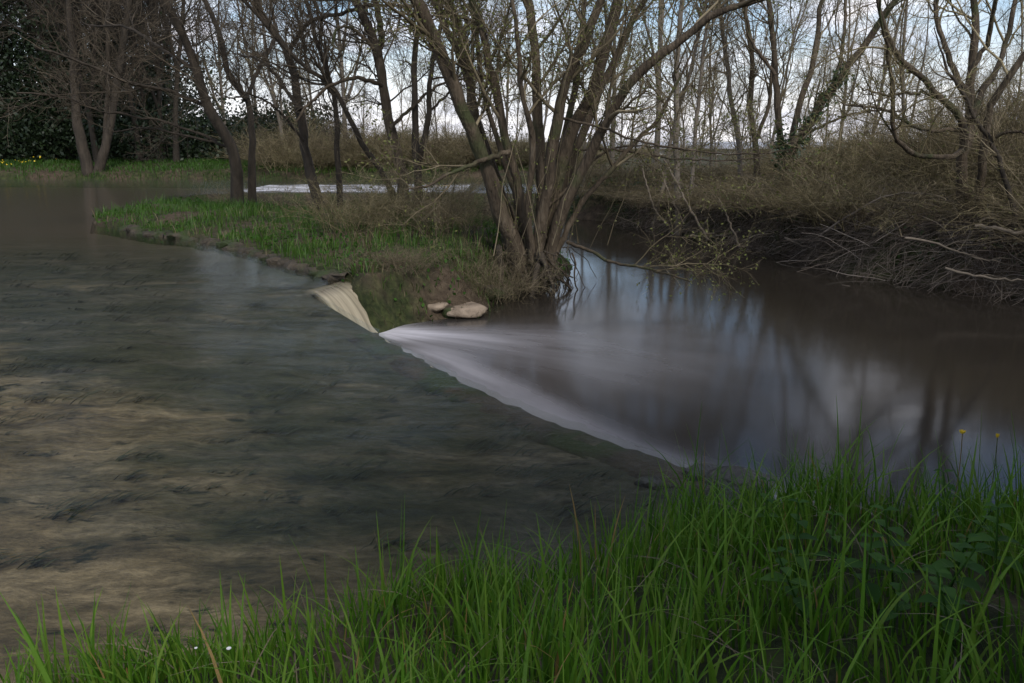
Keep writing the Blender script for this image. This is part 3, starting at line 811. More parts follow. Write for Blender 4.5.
# ---- the big many-stemmed willow on the island's tip
D = 12.4
base = on_level(536, 268, -0.15)
willow = empty('willow_tree', (base[0], D, -0.3), 'big many-stemmed mossy willow at the tip of the island', 'tree')
W = []
def ws(pts, d1, w0, w1, d0=D, **k):
    s = stem(pts, d0, d1, w0, w1, **k); W.append(s); return s
ws([(520, 268), (512, 240), (498, 205), (481, 152), (467, 121), (454, 88), (437, 44), (415, 0)], 11.6, 24, 15)
ws([(522, 265), (505, 215), (490, 170), (478, 130), (467, 77), (450, 37), (434, 0)], 12.8, 13, 8, d0=D + .2)
ws([(524, 266), (508, 212), (492, 168), (474, 115), (469, 74), (461, 37), (450, 0)], 13.4, 15, 10, d0=D + .3)
ws([(530, 266), (524, 215), (514, 170), (504, 135), (499, 105), (491, 71), (484, 37), (472, 0)], 12.0, 13, 9)
ws([(538, 268), (542, 215), (540, 162), (538, 128), (536, 77), (533, 34), (528, 0)], 13.2, 17, 11, d0=D + .2)
ws([(538, 270), (543, 215), (549, 168), (558, 121), (568, 74), (585, 40), (600, 0)], 11.7, 16, 11, d0=D - .1)
ws([(542, 270), (553, 205), (566, 150), (578, 118), (592, 91), (602, 57), (619, 0)], 12.6, 18, 13, d0=D + .1)
ws([(546, 270), (560, 218), (583, 168), (600, 135), (613, 111), (630, 84), (650, 61), (684, 37), (708, 17), (745, 5), (775, -6)], 11.2, 17, 7, top=1.6)
ws([(545, 268), (562, 195), (578, 145), (592, 110), (603, 81), (613, 64), (627, 34), (644, 0)], 13.6, 13, 8, d0=D + .4)
ws([(540, 268), (545, 210), (556, 160), (568, 120), (577, 70), (581, 30), (584, 0)], 14.0, 11, 7, d0=D + .5)
ws([(550, 270), (570, 222), (592, 190), (614, 168), (636, 141), (658, 120), (672, 92)], 12.9, 9, 4, top=1.2)
ws([(532, 262), (530, 205), (533, 150), (528, 115), (520, 88), (518, 37), (512, 0)], 11.5, 9, 5, d0=D - .2)
ws([(524, 264), (520, 220), (512, 185), (500, 150), (488, 110), (482, 80), (478, 40), (470, -10)], 12.9, 8, 5, d0=D + .1)
for S, r in W:
    link('stem', bark_tube(S, r * 0.76, 10, 0.07, 0.1), M['bark'], willow)
WL = []
for pts, d0, d1, w0, w1 in [([(510, 152), (490, 158), (467, 167), (445, 176), (428, 186), (405, 190)], 12.1, 11.2, 6, 1.5),
                            ([(560, 118), (600, 128), (640, 142), (690, 150), (740, 154), (790, 150)], 12.2, 10.8, 3, 1.2),
                            ([(575, 150), (615, 150), (660, 157), (710, 161), (760, 158)], 12.6, 13.2, 2.5, 1.2),
                            ([(567, 242), (592, 252), (615, 263), (645, 268), (690, 281)], 12.4, 11.3, 4, 2),
                            ([(541, 215), (575, 180), (606, 152), (640, 146), (690, 150)], 12.3, 13.5, 3.5, 1.2)]:
    s = stem(pts, d0, d1, w0, w1, K=26, top=0, wig=0.008); WL.append(s)
    link('limb', bark_tube(s[0], s[1], 6, 0.04), M['bark'], willow)
P, rr = stack(W + WL)
l1, r1 = grow(P, rr, 180, (0.7, 2.4), 0.75, 9, up=0.06, wander=0.13, tmin=0.3, rmax=0.03, shrink=0.5)
l2, r2 = grow(np.concatenate([l1]), r1, 1800, (0.35, 1.0), 0.8, 6, up=0.03, wander=0.17, tmin=0.15, rmax=0.009, rmin=0.0032)
l3, r3 = grow(l2, r2, 15000, (0.15, 0.55), 0.75, 4, up=0.02, wander=0.2, tmin=0.1, rmax=0.0032, rmin=0.0021)
g = Geo(); tubes(g, l1, r1, 5); tubes(g, l2, r2, 4); tubes(g, l3, r3, 3)
# water shoots round the base
u0 = np.array([willow.location.x, D, 0.1]) + np.column_stack([rng.normal(0, 0.35, 44), rng.normal(0, 0.3, 44), rng.normal(0, .12, 44)])
d0 = None
d0 = norm(np.column_stack([rng.normal(0, 0.35, 44), rng.normal(0, 0.3, 44), np.ones(44)]))
sh = np.stack([u0 + d0 * t + np.column_stack([rng.normal(0, .04, 44), rng.normal(0, .04, 44), np.zeros(44)]) * t for t in np.linspace(0, 1.8, 6)], 1)
tubes(g, sh, np.linspace(1, 0.4, 6)[None] * rng.uniform(0.004, 0.009, (44, 1)), 4)
link('twigs', g, M['twig'], willow)
g = Geo(); leaves_on(g, l3, 22000, 0.042); leaves_on(g, sh, 900, 0.035)
link('young_leaves', g, M['bud_leaf'], willow)
# roots clutching the bank
rootsP = []; rootR = []
for k in range(80):
    a = rng.uniform(-2.2, 0.6); q0 = np.array([base[0] + rng.normal(0, 0.28), D + rng.normal(0, .18), -0.1 + rng.uniform(-.25, .2)])
    ln = rng.uniform(0.2, 0.6); b_ = a + rng.normal(0, 0.5)
    p1 = q0 + np.array([math.cos(a) * ln * .5, math.sin(a) * ln * .5, -0.1 + rng.normal(0, .06)])
    p2 = p1 + np.array([math.cos(b_) * ln * .4, math.sin(b_) * ln * .35, -rng.uniform(0.1, 0.4)]); p3 = p2 + np.array([rng.normal(0, .15), rng.normal(0, .15), -rng.uniform(.1, .35)])
    rootsP.append(spline(np.array([q0, p1, p2, p3]), 10)); rootR.append(rng.choice([0.008, 0.014, 0.022, 0.05], p=[.4, .3, .2, .1]))
rootsP = np.array(rootsP) + rng.normal(0, 0.012, (80, 10, 3))
g = Geo(); tubes(g, rootsP, np.array(rootR)[:, None] * np.linspace(1.2, 0.5, 10)[None], 6)
link('roots', g, M['dark_bark'], willow)

# ---- bare trees standing on the island
def traced_tree(name, label, stems, limbs, n1, n2, n3, bark='dark_bark', twig='twig', group=None, len1=(0.9, 2.9), leafy=0, up=0.04, leaf='bud_leaf', tw=0.0045, len2=(0.45, 1.4), len3=(0.2, 0.6)):
    fixed = []
    for S, r in stems:
        gz = float(height(S[:1, :2])[0])
        if 0 < S[0, 2] - gz + 0.12 < 0.9:
            S = np.vstack([[S[0, 0] - 0.5 * (S[2, 0] - S[0, 0]), S[0, 1], gz - 0.15], S[:1], S[2:]]); r = np.concatenate([[r[0] * 1.12], r[:1], r[2:]])
        fixed.append((S, r))
    stems = fixed
    S0 = stems[0][0]
    root = empty(name, S0[0], label, 'tree', group)
    for i, (S, r) in enumerate(stems):
        link('trunk' if len(stems) == 1 else 'stem', bark_tube(S, r * 0.9, 9, 0.04, 0.2), M[bark], root)
    for S, r in limbs:
        link('limb', bark_tube(S, r, 6, 0.04), M[bark], root)
    P, rr = stack(list(stems) + list(limbs))
    a1, b1 = grow(P, rr, n1, len1, 0.8, 9, up=up, wander=0.14, tmin=0.25, rmax=0.02, shrink=0.45)
    a2, b2 = grow(a1, b1, n2, len2, 0.8, 6, up=0.02, wander=0.18, tmin=0.15, rmax=0.010, rmin=tw)
    a3, b3 = grow(a2, b2, n3, len3, 0.8, 4, up=0.01, wander=0.22, tmin=0.1, rmax=tw * 1.1, rmin=tw * 0.75)
    g = Geo(); tubes(g, a1, b1, 5); tubes(g, a2, b2, 4); tubes(g, a3, b3, 3)
    link('twigs', g, M[twig], root)
    if leafy:
        g = Geo(); leaves_on(g, a3, leafy, 0.04); link('young_leaves', g, M[leaf], root)
    return root

d = 19.3
traced_tree('bare_tree', 'dark leaning tree at the left end of the island with long branches sagging left',
    [stem([(237, 196), (233, 151), (209, 108), (195, 67), (182, 34), (165, 0)], d, d - 1, 13, 8),
     stem([(252, 194), (250, 108), (232, 81), (219, 34), (205, 0)], d + .4, d + 1, 8, 5)],
    [stem([(207, 106), (168, 91), (128, 82), (81, 62), (34, 47)], d, 17, 4, 2, top=0),
     stem([(217, 141), (162, 121), (101, 111), (67, 98), (17, 93)], d, 18, 3, 1.6, top=0),
     stem([(232, 148), (190, 137), (150, 128), (112, 132)], d, 19, 3, 1.5, top=0),
     stem([(196, 70), (160, 48), (128, 28), (95, 26)], d, 20.5, 4, 2, top=0.5),
     stem([(245, 100), (262, 62), (275, 35), (270, 0)], d + .4, 22, 4, 3, top=1)],
    75, 700, 4800, 'dark_bark', 'dark_twig', tw=0.0048)
d = 17.4
traced_tree('bare_tree', 'tree with an arching branch at its top, second from the left on the island',
    [stem([(318, 200), (312, 180), (304, 141), (298, 101), (289, 57), (267, 20), (254, 0)], d, d + .6, 11, 6)],
    [stem([(290, 52), (308, 23), (341, 13), (375, 5), (412, 7)], d, d - 1, 4.5, 2.5, top=0.4),
     stem([(300, 110), (278, 78), (262, 62), (240, 55)], d, d + 1, 4, 2, top=0.5),
     stem([(304, 141), (280, 112), (255, 95), (235, 97)], d, d - 1, 3, 1.5, top=0.3)],
    52, 500, 3600, 'dark_bark', 'dark_twig', tw=0.0034)
traced_tree('bare_tree', 'slender straight tree just right of the arching island tree',
    [stem([(340, 200), (337, 150), (336, 111), (328, 74), (314, 30), (306, 0)], 17.5, 17.9, 6.5, 4)], [], 28, 280, 2000, 'dark_bark', 'dark_twig', tw=0.0034)
traced_tree('bare_tree', 'thin tree leaning left from behind the forked island tree',
    [stem([(392, 192), (382, 172), (362, 145), (335, 91), (294, 57), (262, 20)], 16.4, 15.8, 6.5, 3.5)], [], 28, 280, 2000, 'dark_bark', 'dark_twig', tw=0.0034)
d = 15.8
traced_tree('bare_tree', 'dark tree forking high up, left of the big willow',
    [stem([(403, 208), (402, 180), (392, 135), (384, 94), (377, 50), (360, 10), (350, -14)], d, d + .8, 13, 8)],
    [stem([(379, 56), (381, 30), (375, 0)], d, d - .5, 8, 6, top=2.2),
     stem([(382, 86), (362, 79), (335, 83), (311, 101), (296, 122)], d, d - 1, 4.5, 2, top=0),
     stem([(390, 128), (420, 100), (440, 84), (462, 80)], d, d + .5, 4, 2, top=0.4),
     stem([(378, 52), (352, 28), (336, 30), (332, 52)], d, d - .6, 4, 2, top=0)],
    54, 540, 3800, 'bark', 'dark_twig', tw=0.0034)
traced_tree('bare_tree', 'thin twin-stemmed tree between the forked tree and the willow',
    [stem([(419, 198), (419, 175), (416, 148), (415, 101), (414, 60), (419, 20), (420, 0)], 15.9, 16.3, 9, 5),
     stem([(419, 160), (422, 148), (429, 115), (430, 80), (437, 40), (448, 0)], 15.9, 15.4, 7, 4)],
    [stem([(429, 112), (450, 92), (458, 70)], 15.8, 16, 3, 2, top=0.6)],
    34, 340, 2200, 'dark_bark', 'dark_twig', tw=0.0034)

# ---- right bank trees
d = 19.5
ivy_tree = traced_tree('ivy_clad_tree', 'forked tree wrapped in ivy on the right bank beside the teal shed',
    [stem([(783, 212), (782, 178), (783, 155), (778, 118), (775, 67), (768, 0)], d, d + .6, 9, 5),
     stem([(788, 212), (787, 180), (789, 155), (809, 125), (832, 88), (853, 61), (880, 22)], d - .1, d - 1.4, 12, 7),
     stem([(789, 158), (800, 104), (812, 66), (818, 30), (822, 0)], d, d + .5, 8, 4.5)],
    [stem([(775, 75), (752, 40), (745, 0)], d, d + .5, 3.5, 2.5, top=1.4), stem([(832, 90), (842, 50), (846, 0)], d - .8, d, 4, 3, top=1.4),
     stem([(800, 138), (840, 118), (880, 110), (905, 112)], d - .4, d - 2, 3, 1.5, top=0)],
    60, 380, 1500, 'bark', 'twig', tw=0.0036, up=0.12)
S1 = stem([(788, 212), (787, 180), (789, 155), (809, 125), (832, 88), (853, 61)], d - .1, d - 1.2, 12, 7, top=0)[0]
S2 = stem([(783, 205), (782, 178), (783, 155), (779, 125)], d, d, 9, 7, top=0)[0]
c = np.vstack([S1[rng.integers(0, 24, 1500)], S2[rng.integers(0, 24, 500)]]); c = c + rng.normal(0, 0.10, c.shape)
g = Geo(); quads(g, c, 0.075, 0.3, 0.8); link('ivy', g, M['ivy_leaf'], ivy_tree)
d = 12.9
traced_tree('bare_tree', 'largest spreading tree on the right bank, with a double trunk',
    [stem([(962, 240), (962, 215), (963, 162), (970, 128), (970, 84), (975, 34), (974, 0)], d, d + .4, 13, 7),
     stem([(975, 235), (980, 190), (984, 151), (989, 111), (1002, 88), (1024, 57), (1050, 25)], d - .1, d - .8, 10, 6),
     stem([(964, 150), (963, 121), (931, 88), (898, 54), (884, 25), (878, 0)], d, d - .6, 8, 4),
     stem([(970, 120), (979, 98), (999, 64), (1010, 30), (1016, 0)], d, d + .8, 7, 4.5)],
    [stem([(968, 96), (950, 60), (938, 25), (936, 0)], d, d + .6, 6, 4, top=1.4), stem([(971, 72), (988, 40), (994, 10), (1000, -10)], d, d - .5, 5, 3.5, top=1.4),
     stem([(963, 150), (948, 157), (908, 151), (894, 128), (891, 74), (884, 34)], d, d - 1.4, 6, 3, top=0.8),
     stem([(958, 130), (920, 128), (880, 108), (850, 106)], d, d - .8, 4, 2, top=0.3),
     stem([(945, 100), (915, 92), (890, 96), (868, 90)], d, d - .6, 3.5, 2, top=0.4),
     stem([(988, 140), (1010, 132), (1040, 138)], d, d - .5, 4, 2, top=0.4)],
    80, 560, 2400, 'bark', 'olive_twig', tw=0.003, leafy=1500, up=0.06)
traced_tree('leaning_sapling', 'thin dark sapling leaning across in front of the double-trunked tree',
    [stem([(1014, 240), (1012, 202), (1002, 168), (989, 138), (972, 111), (955, 80)], 11.6, 11.9, 6, 3.5, top=0.8)], [], 10, 60, 240, 'dark_bark', 'twig', tw=0.004, len1=(0.4, 0.9))
d = 20.5
traced_tree('bare_tree', 'crooked trunk bending out of the bank left of the ivy tree',
    [stem([(764, 232), (755, 215), (757, 180), (756, 145), (750, 110), (752, 60), (742, 0)], d, d + 1, 8, 4)],
    [stem([(756, 140), (768, 108), (772, 70)], d, d, 4, 3, top=1.5)], 50, 340, 1300, 'bark', 'twig', tw=0.0045, up=0.1)
for i, (lab, pts, dd, w0, w1) in enumerate([
    ('straight bare tree at the water left of the crooked trunk', [(678, 232), (676, 135), (677, 67), (682, 0)], 19.5, 7, 5),
    ('slim bare tree rising between straight tree and crooked trunk', [(741, 222), (740, 175), (738, 135), (731, 101), (725, 50), (718, 0)], 21.5, 6, 4),
    ('slim tree curving right, close to the straight bare tree', [(684, 230), (692, 190), (694, 140), (700, 90), (704, 40), (712, 0)], 20.2, 5, 3.5),
    ('pale slim tree leaning right at the head of the pool', [(655, 222), (664, 180), (672, 130), (688, 80), (700, 30), (706, 0)], 21, 4.5, 3)]):
    traced_tree('bare_tree', lab, [stem(pts, dd, dd + .5, w0, w1)], [], 40, 260, 800, 'pale_bark', 'twig', tw=0.0036, up=0.12)

# ---- pale twin-trunk tree on the far left bank
d = 36.8
traced_tree('bare_tree', 'pale twin-trunked tree on the far bank at the left',
    [stem([(90, 180), (86, 160), (81, 141), (76, 111), (74, 67), (70, 20)], d, d, 12, 6, top=5),
     stem([(97, 180), (101, 160), (108, 138), (116, 91), (121, 57), (128, 10)], d, d + .5, 10, 6, top=5),
     stem([(104, 150), (106, 120), (108, 77), (108, 30)], d + .3, d + .5, 5, 4, top=4)],
    [], 90, 700, 3000, 'dark_bark', 'dark_twig', tw=0.009, len1=(1.5, 4), len2=(0.8, 2), len3=(0.4, 1.0))

# ------------------------------------------------------------------ trees of a kind, grown once and copied
def wild_tree(name, hgt, r0, n1, n2, n3, lean=0.05, spread=(1.2, 3.5), fork=3, tw=0.007, geo_only=False, up=0.16):
    """one bare tree at the origin -> (trunk geo, twig geo)"""
    K = 20
    d = norm(np.array([rng.normal(0, lean), rng.normal(0, lean), 1.0])); p = np.zeros(3); pts = [p]
    for k in range(K - 1):
        d = norm(d + rng.normal(0, 0.035, 3) + np.array([0, 0, 0.03])); p = p + d * hgt / (K - 1); pts.append(p)
    S = np.array(pts); r = np.linspace(r0, r0 * 0.15, K)
    tr = Geo(); tubes(tr, S[None], (r * (1 + .5 * np.exp(-np.linspace(0, 1, K) * 16)))[None], 8)
    f, fr = grow(S[None], r[None], fork, (hgt * 0.45, hgt * 0.65), 0.42, K, up=0.05, wander=0.05, tmin=0.15, tmax=0.55, rmax=r0 * 0.7, shrink=0.75)
    tubes(tr, f, fr, 7)
    P, rr = np.concatenate([S[None], f]), np.concatenate([r[None], fr])
    a1, b1 = grow(P, rr, n1, spread, 0.8, 9, up=up * 0.6, wander=0.12, tmin=0.22, rmax=0.045, shrink=0.5)
    a2, b2 = grow(a1, b1, n2, (spread[0] * 0.45, spread[1] * 0.45), 0.75, 6, up=up * 0.3, wander=0.16, tmin=0.12, rmax=0.014, rmin=tw)
    a3, b3 = grow(a2, b2, n3, (spread[0] * 0.22, spread[1] * 0.22), 0.75, 4, up=0.03, wander=0.2, tmin=0.1, rmax=tw * 1.1, rmin=tw * 0.75)
    cr = Geo(); tubes(cr, a1, b1, 5); tubes(cr, a2, b2, 4); tubes(cr, a3, b3, 3)
    return tr, cr, a3

protos = []
for k, (hh, r0, n1, n2, n3) in enumerate([(11, 0.11, 50, 400, 2200), (13, 0.10, 50, 380, 2000), (9, 0.075, 45, 360, 1800), (12, 0.075, 40, 340, 1800)]):
    protos.append(wild_tree('t', hh, r0, n1, n2, n3, tw=0.0045))
pm = [(t.mesh('trunk'), c_.mesh('twigs')) for t, c_, _ in protos]
for a, b in pm:
    a.materials.append(M['pale_bark']); b.materials.append(M['olive_twig'])
def ground_z(x, y):
    return float(height(np.array([[x, y]]))[0])
def place_wild(k, px, d, rot, sc, label, group):
    x = (px - 512) / F * d / (math.cos(PITCH))
    x = float(at_depth(px, 160, d)[0])
    o = empty('background_tree', (x, d, ground_z(x, d) - 0.05), label, 'tree', group)
    o.rotation_euler = (0, 0, rot); o.scale = (sc, sc, sc)
    for nm, me in zip(('trunk', 'twigs'), pm[k]):
        c = bpy.data.objects.new(nm, me); COL.objects.link(c); c.parent = o
    return o
GRP = 'slender bare trees behind the right bank'
for i, px in enumerate([612, 656, 712, 768, 838, 868, 905, 1010, 1040]):
    d = [31, 27, 35, 29, 40, 33, 28, 44, 36, 31, 42, 34, 27, 38, 30, 45, 33, 25, 36][i]
    place_wild(i % 4, px, d, rng.uniform(0, 6.28), rng.uniform(0.75, 1.05), 'slender bare tree standing among others behind the right bank', GRP)
GRP4 = 'young bare trees in the thicket behind the right bank'
for i in range(26):
    px = 590 + i * 18 + rng.uniform(-8, 8)
    place_wild(i % 4, px, rng.uniform(23, 34), rng.uniform(0, 6.28), rng.uniform(0.26, 0.48), 'young bare tree in the low thicket behind the right bank', GRP4)
GRP5 = 'young bare trees in the thicket on the far shore behind the island'
for i in range(16):
    place_wild(i % 4, 275 + i * 18 + rng.uniform(-8, 8), rng.uniform(37.5, 46), rng.uniform(0, 6.28), rng.uniform(0.3, 0.55), 'young bare tree in the thicket on the far shore behind the island', GRP5)
GRP2 = 'bare trees on the far bank behind the island'
for i, (px, d) in enumerate([(228, 46), (262, 44), (285, 39), (318, 43), (346, 38.5), (470, 38), (505, 42), (540, 39)]):
    place_wild(i % 4, px, d, rng.uniform(0, 6.28), rng.uniform(0.85, 1.15), 'bare tree on the far bank behind the island', GRP2)

# ---- the dark wood at the left, one mass
g = Geo()
def put(geo, src, loc, rot, sc):
    c, s = math.cos(rot), math.sin(rot); Rm = np.array([[c, -s, 0], [s, c, 0], [0, 0, 1]])
    off = geo.n
    for v, f, a in zip(src.v, src.f, src.a):
        pass
    base_ = 0
    V = np.concatenate(src.v) @ Rm.T * sc + np.array(loc)
    F_ = [f for f in src.f]
    geo.v.append(V); geo.a.append(np.concatenate(src.a))
    for f in F_:
        geo.f.append(f + off)
    geo.n += len(V)
for i in range(70):
    px = rng.uniform(-260, 190); d = rng.uniform(39, 62)
    x = float(at_depth(px, 160, d)[0])
    k = int(rng.integers(0, 4)); loc = (x, d, ground_z(x, d) - 0.1); rt = rng.uniform(0, 6.28); sc = rng.uniform(1.2, 1.85)
    put(g, protos[k][0], loc, rt, sc); put(g, protos[k][1], loc, rt, sc)
wood = tag(link('woods', g, M['wood_twig']), 'dark dense wood filling the far bank at the left', 'woods', kind='stuff')
# evergreen understorey and ivy of that wood
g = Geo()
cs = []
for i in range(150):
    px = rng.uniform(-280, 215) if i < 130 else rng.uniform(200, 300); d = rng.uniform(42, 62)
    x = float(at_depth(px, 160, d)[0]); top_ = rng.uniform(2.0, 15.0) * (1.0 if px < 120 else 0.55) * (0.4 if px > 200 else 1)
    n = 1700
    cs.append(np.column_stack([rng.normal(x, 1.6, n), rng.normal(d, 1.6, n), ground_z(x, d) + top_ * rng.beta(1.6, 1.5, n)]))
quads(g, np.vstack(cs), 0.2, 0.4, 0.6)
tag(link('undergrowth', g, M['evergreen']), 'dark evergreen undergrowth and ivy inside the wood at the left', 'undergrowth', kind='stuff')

# ------------------------------------------------------------------ scrub on the banks
def scrub_geo(w, h, n0, n1, n2, arch=0.35, tw=0.004, droop=0.25):
    a = rng.uniform(0, 6.28, n0); rad_ = w * 0.4 * np.sqrt(rng.random(n0))
    p = np.column_stack([np.cos(a) * rad_, np.sin(a) * rad_, np.full(n0, -0.1)])
    out = np.column_stack([np.cos(a), np.sin(a), np.zeros(n0)]) * rng.uniform(0.0, arch * 2, (n0, 1))
    d = norm(out + rng.normal(0, 0.2, (n0, 3)) + np.array([0, 0, 1.0]))
    L = h * rng.uniform(0.6, 1.25, n0); K = 9; pts = [p]
    for k in range(K - 1):
        d = norm(d + rng.normal(0, 0.10, (n0, 3)) + np.array([0, 0, -droop * k / K]))
        pts.append(pts[-1] + d * (L / (K - 1))[:, None])
    S = np.stack(pts, 1); r = np.linspace(1, 0.4, K)[None] * rng.uniform(tw * 1.3, tw * 3, (n0, 1))
    a1, b1 = grow(S, r, n1, (h * 0.2, h * 0.55), 0.7, 6, up=0.02, wander=0.18, rmax=tw * 1.4, rmin=tw)
    a2, b2 = grow(a1, b1, n2, (h * 0.08, h * 0.25), 0.8, 4, up=0.0, wander=0.22, tmin=0.1, rmax=tw, rmin=tw * 0.75)
    g = Geo(); tubes(g, S, r, 4); tubes(g, a1, b1, 3); tubes(g, a2, b2, 3)
    return g, a2
scrubs = []
for k in range(4):
    gs, a2 = scrub_geo(2.6, 2.1, 90, 700, 3200, tw=0.0042)
    gl = Geo(); leaves_on(gl, a2, 900, 0.035)
    ms, ml = gs.mesh('stems'), gl.mesh('buds')
    ms.materials.append(M['olive_twig'] if k % 2 else M['twig']); ml.materials.append(M['bud_leaf'])
    scrubs.append((ms, ml))
def place_scrub(k, x, y, sc, rot, label, group, name='scrub_bush'):
    o = empty(name, (x, y, ground_z(x, y) - 0.05), label, 'bush', group)
    o.rotation_euler = (0, 0, rot); o.scale = sc
    for nm, me in zip(('stems', 'buds'), scrubs[k]):
        c = bpy.data.objects.new(nm, me); COL.objects.link(c); c.parent = o
    return o
GS = 'tangled bare scrub bushes along the right bank'
rb = np.array(right_bank)
k = 0
for row, (off, hs, cnt) in enumerate([(0.9, 0.40, 12), (2.0, 0.55, 12), (3.6, 0.72, 12), (5.6, 0.85, 11)]):
    line = spline(np.array([(p[0], p[1], 0) for p in rb]), cnt)
    tt = norm(np.gradient(line, axis=0)); nn = np.stack([-tt[:, 1], tt[:, 0], 0 * tt[:, 0]], 1)
    for i in range(cnt):
        q = line[i] + nn[i] * (off + rng.uniform(-.3, .3)) + tt[i] * rng.uniform(-.4, .4)
        px = 512 + q[0] / q[1] * F
        if 930 < px < 1015 and off < 3: continue
        hh = hs * float(np.interp(px, [600, 760, 800, 880, 1000], [0.36, 0.45, 0.75, 1.1, 1.3])) * rng.uniform(0.85, 1.15)
        place_scrub(k % 4, q[0], q[1], (rng.uniform(.9, 1.25), rng.uniform(.9, 1.25), hh), rng.uniform(0, 6.28),
                    'tangled bare scrub bush growing on the right bank', GS)
        k += 1
# far scrub behind the pool's head and behind the bright strip of water
GS2 = 'low scrub bushes on the far shore behind the island'
for i in range(20):
    px = 285 + i * 15; d = 36.5 + rng.uniform(0, 3); x = float(at_depth(px, 170, d)[0])
    place_scrub(i % 4, x, d, (1.4, 1.3, rng.uniform(0.45, 1.0)), rng.uniform(0, 6.28), 'low bare scrub on the far shore behind the island', GS2)
GS3 = 'scrub bushes at the head of the pool behind the willow'
for i in range(6):
    x, y = 2.6 + i * 0.9 * 0.6 + rng.uniform(-.3, .3), 27.5 - i * 0.9 + rng.uniform(-.5, .5)
    place_scrub(i % 4, x, y, (1.1, 1.1, 0.35), rng.uniform(0, 6.28), 'bare scrub bush at the head of the pool behind the willow', GS3)
# brambles on the island
for lab, px, py, z, sc in [('brown bramble clump hanging over the island bank above the waterfall foam', 400, 262, 0.15, (0.34, 0.3, 0.17)),
                           ('bramble bush on the island between forked tree and willow', 452, 238, 0.15, (0.42, 0.42, 0.36)),
                           ('bramble bush at the foot of the twin-stemmed island tree', 425, 225, 0.15, (0.7, 0.7, 0.52)),
                           ('bramble bush at the foot of the arching island tree', 320, 205, 0.15, (1.0, 0.8, 0.55)),
                           ('bramble bush at the foot of the dark leaning tree', 245, 197, 0.15, (1.1, 0.9, 0.65)),
                           ('low bramble in the middle of the island grass', 365, 235, 0.15, (0.7, 0.6, 0.45)),
                           ('thin bramble beside the left side of the willow trunk', 490, 255, 0.1, (0.4, 0.4, 0.4)),
                           ('bramble bush on the island between arching tree and slender tree', 350, 200, 0.15, (0.9, 0.8, 0.6)),
                           ('bramble bush behind the forked island tree', 395, 208, 0.15, (0.9, 0.8, 0.6))]:
    q = on_level(px, py, z)
    place_scrub(int(px) % 4, q[0], q[1], sc, rng.uniform(0, 6.28), lab, 'bramble bushes on the island', 'bramble_bush')

g = Geo(); hs_, _a = scrub_geo(4.0, 2.6, 60, 420, 1700, tw=0.007)
for i in range(70):
    px = rng.uniform(280, 1080); d = rng.uniform(58, 92) if px > 560 else rng.uniform(48, 70); x = float(at_depth(px, 160, d)[0])
    if 60 < d < 66 and 780 < px < 850: continue
    put(g, hs_, (x, d, ground_z(x, d) - .1), rng.uniform(0, 6.28), rng.uniform(0.4, 0.8))
tag(link('woods', g, M['olive_twig']), 'low far hedge along the fields behind the river', 'hedge', kind='stuff')

# ---- dead twigs trailing into the pool along the right bank
n = 8000
line = spline(np.array([(p[0], p[1], 0) for p in rb]), 400)
i = rng.integers(25, 380, n); dens = rng.random(n) < np.clip(0.62 + 0.75 * sstep(120, 230, i), 0, 1); i = i[dens]; n = len(i)
tt = norm(np.gradient(line, axis=0)); nn = np.stack([-tt[:, 1], tt[:, 0], 0 * tt[:, 0]], 1)
p0 = line[i] + nn[i] * rng.uniform(-0.2, 1.3, (n, 1)); p0[:, 2] = height(p0[:, :2]) + rng.uniform(0.0, 0.35, n)
d = norm(-nn[i] * rng.uniform(0.1, 1.2, (n, 1)) + tt[i] * rng.normal(0, 0.9, (n, 1)) + np.column_stack([np.zeros(n), np.zeros(n), rng.normal(-0.25, 0.4, n)]))
L = rng.uniform(0.25, 1.3, n); pts = [p0]
for k in range(5):
    d = norm(d + rng.normal(0, 0.14, (n, 3)) + np.array([0, 0, -0.07])); pts.append(pts[-1] + d * (L / 5)[:, None])
g = Geo(); tubes(g, np.stack(pts, 1), np.linspace(1, .5, 6)[None] * rng.choice([0.0022, 0.0035, 0.008], (n, 1), p=[.6, .33, .07]), 4)
tag(link('brushwood', g, M['brushwood']), 'grey tangle of dead twigs and roots trailing into the pool', 'brushwood', kind='stuff')

def pole(name, label, pts, d0, d1, w0, w1, mat='dead_wood', cat='branch', side=0):
    S, r = stem(pts, d0, d1, w0 * 0.72, w1 * 0.72, K=18, top=0, wig=0.012)
    g = Geo(); tubes(g, S[None], r[None], 7)
    if side:
        a, b = grow(S[None], r[None], side, (0.25, 0.8), 0.7, 6, wander=0.2, rmax=0.012, rmin=0.004); tubes(g, a, b, 4)
    return tag(link(name, g, M[mat], origin=S[0]), label, cat)
pole('leaning_pole', 'longest pale dead pole leaning left over the pool edge', [(708, 240), (695, 218), (680, 190), (664, 160)], 17.6, 18.2, 4, 2.5, 'driftwood', side=3)
pole('leaning_pole', 'thin curved dead pole, leftmost above the pool edge', [(668, 226), (655, 210), (647, 186), (642, 165)], 19, 19.4, 3, 2, 'driftwood')
pole('leaning_pole', 'thin dead pole between the leftmost and the longest pole', [(684, 224), (670, 196), (660, 165)], 19, 19.3, 3, 2, 'driftwood')
pole('leaning_pole', 'short dead pole slanting into the water right of the others', [(740, 247), (729, 222), (719, 198)], 16.6, 17.2, 3.5, 2, 'driftwood')
pole('fallen_branch', 'pale fallen trunk lying on the bank at the right edge', [(975, 226), (995, 229), (1015, 232), (1060, 228)], 11.6, 11.2, 6, 5, 'driftwood', side=4)
pole('fallen_branch', 'pale broken branch sloping up the right bank behind the fallen trunk', [(978, 222), (1005, 212), (1040, 200)], 12.2, 12.4, 4, 3, 'driftwood', side=3)
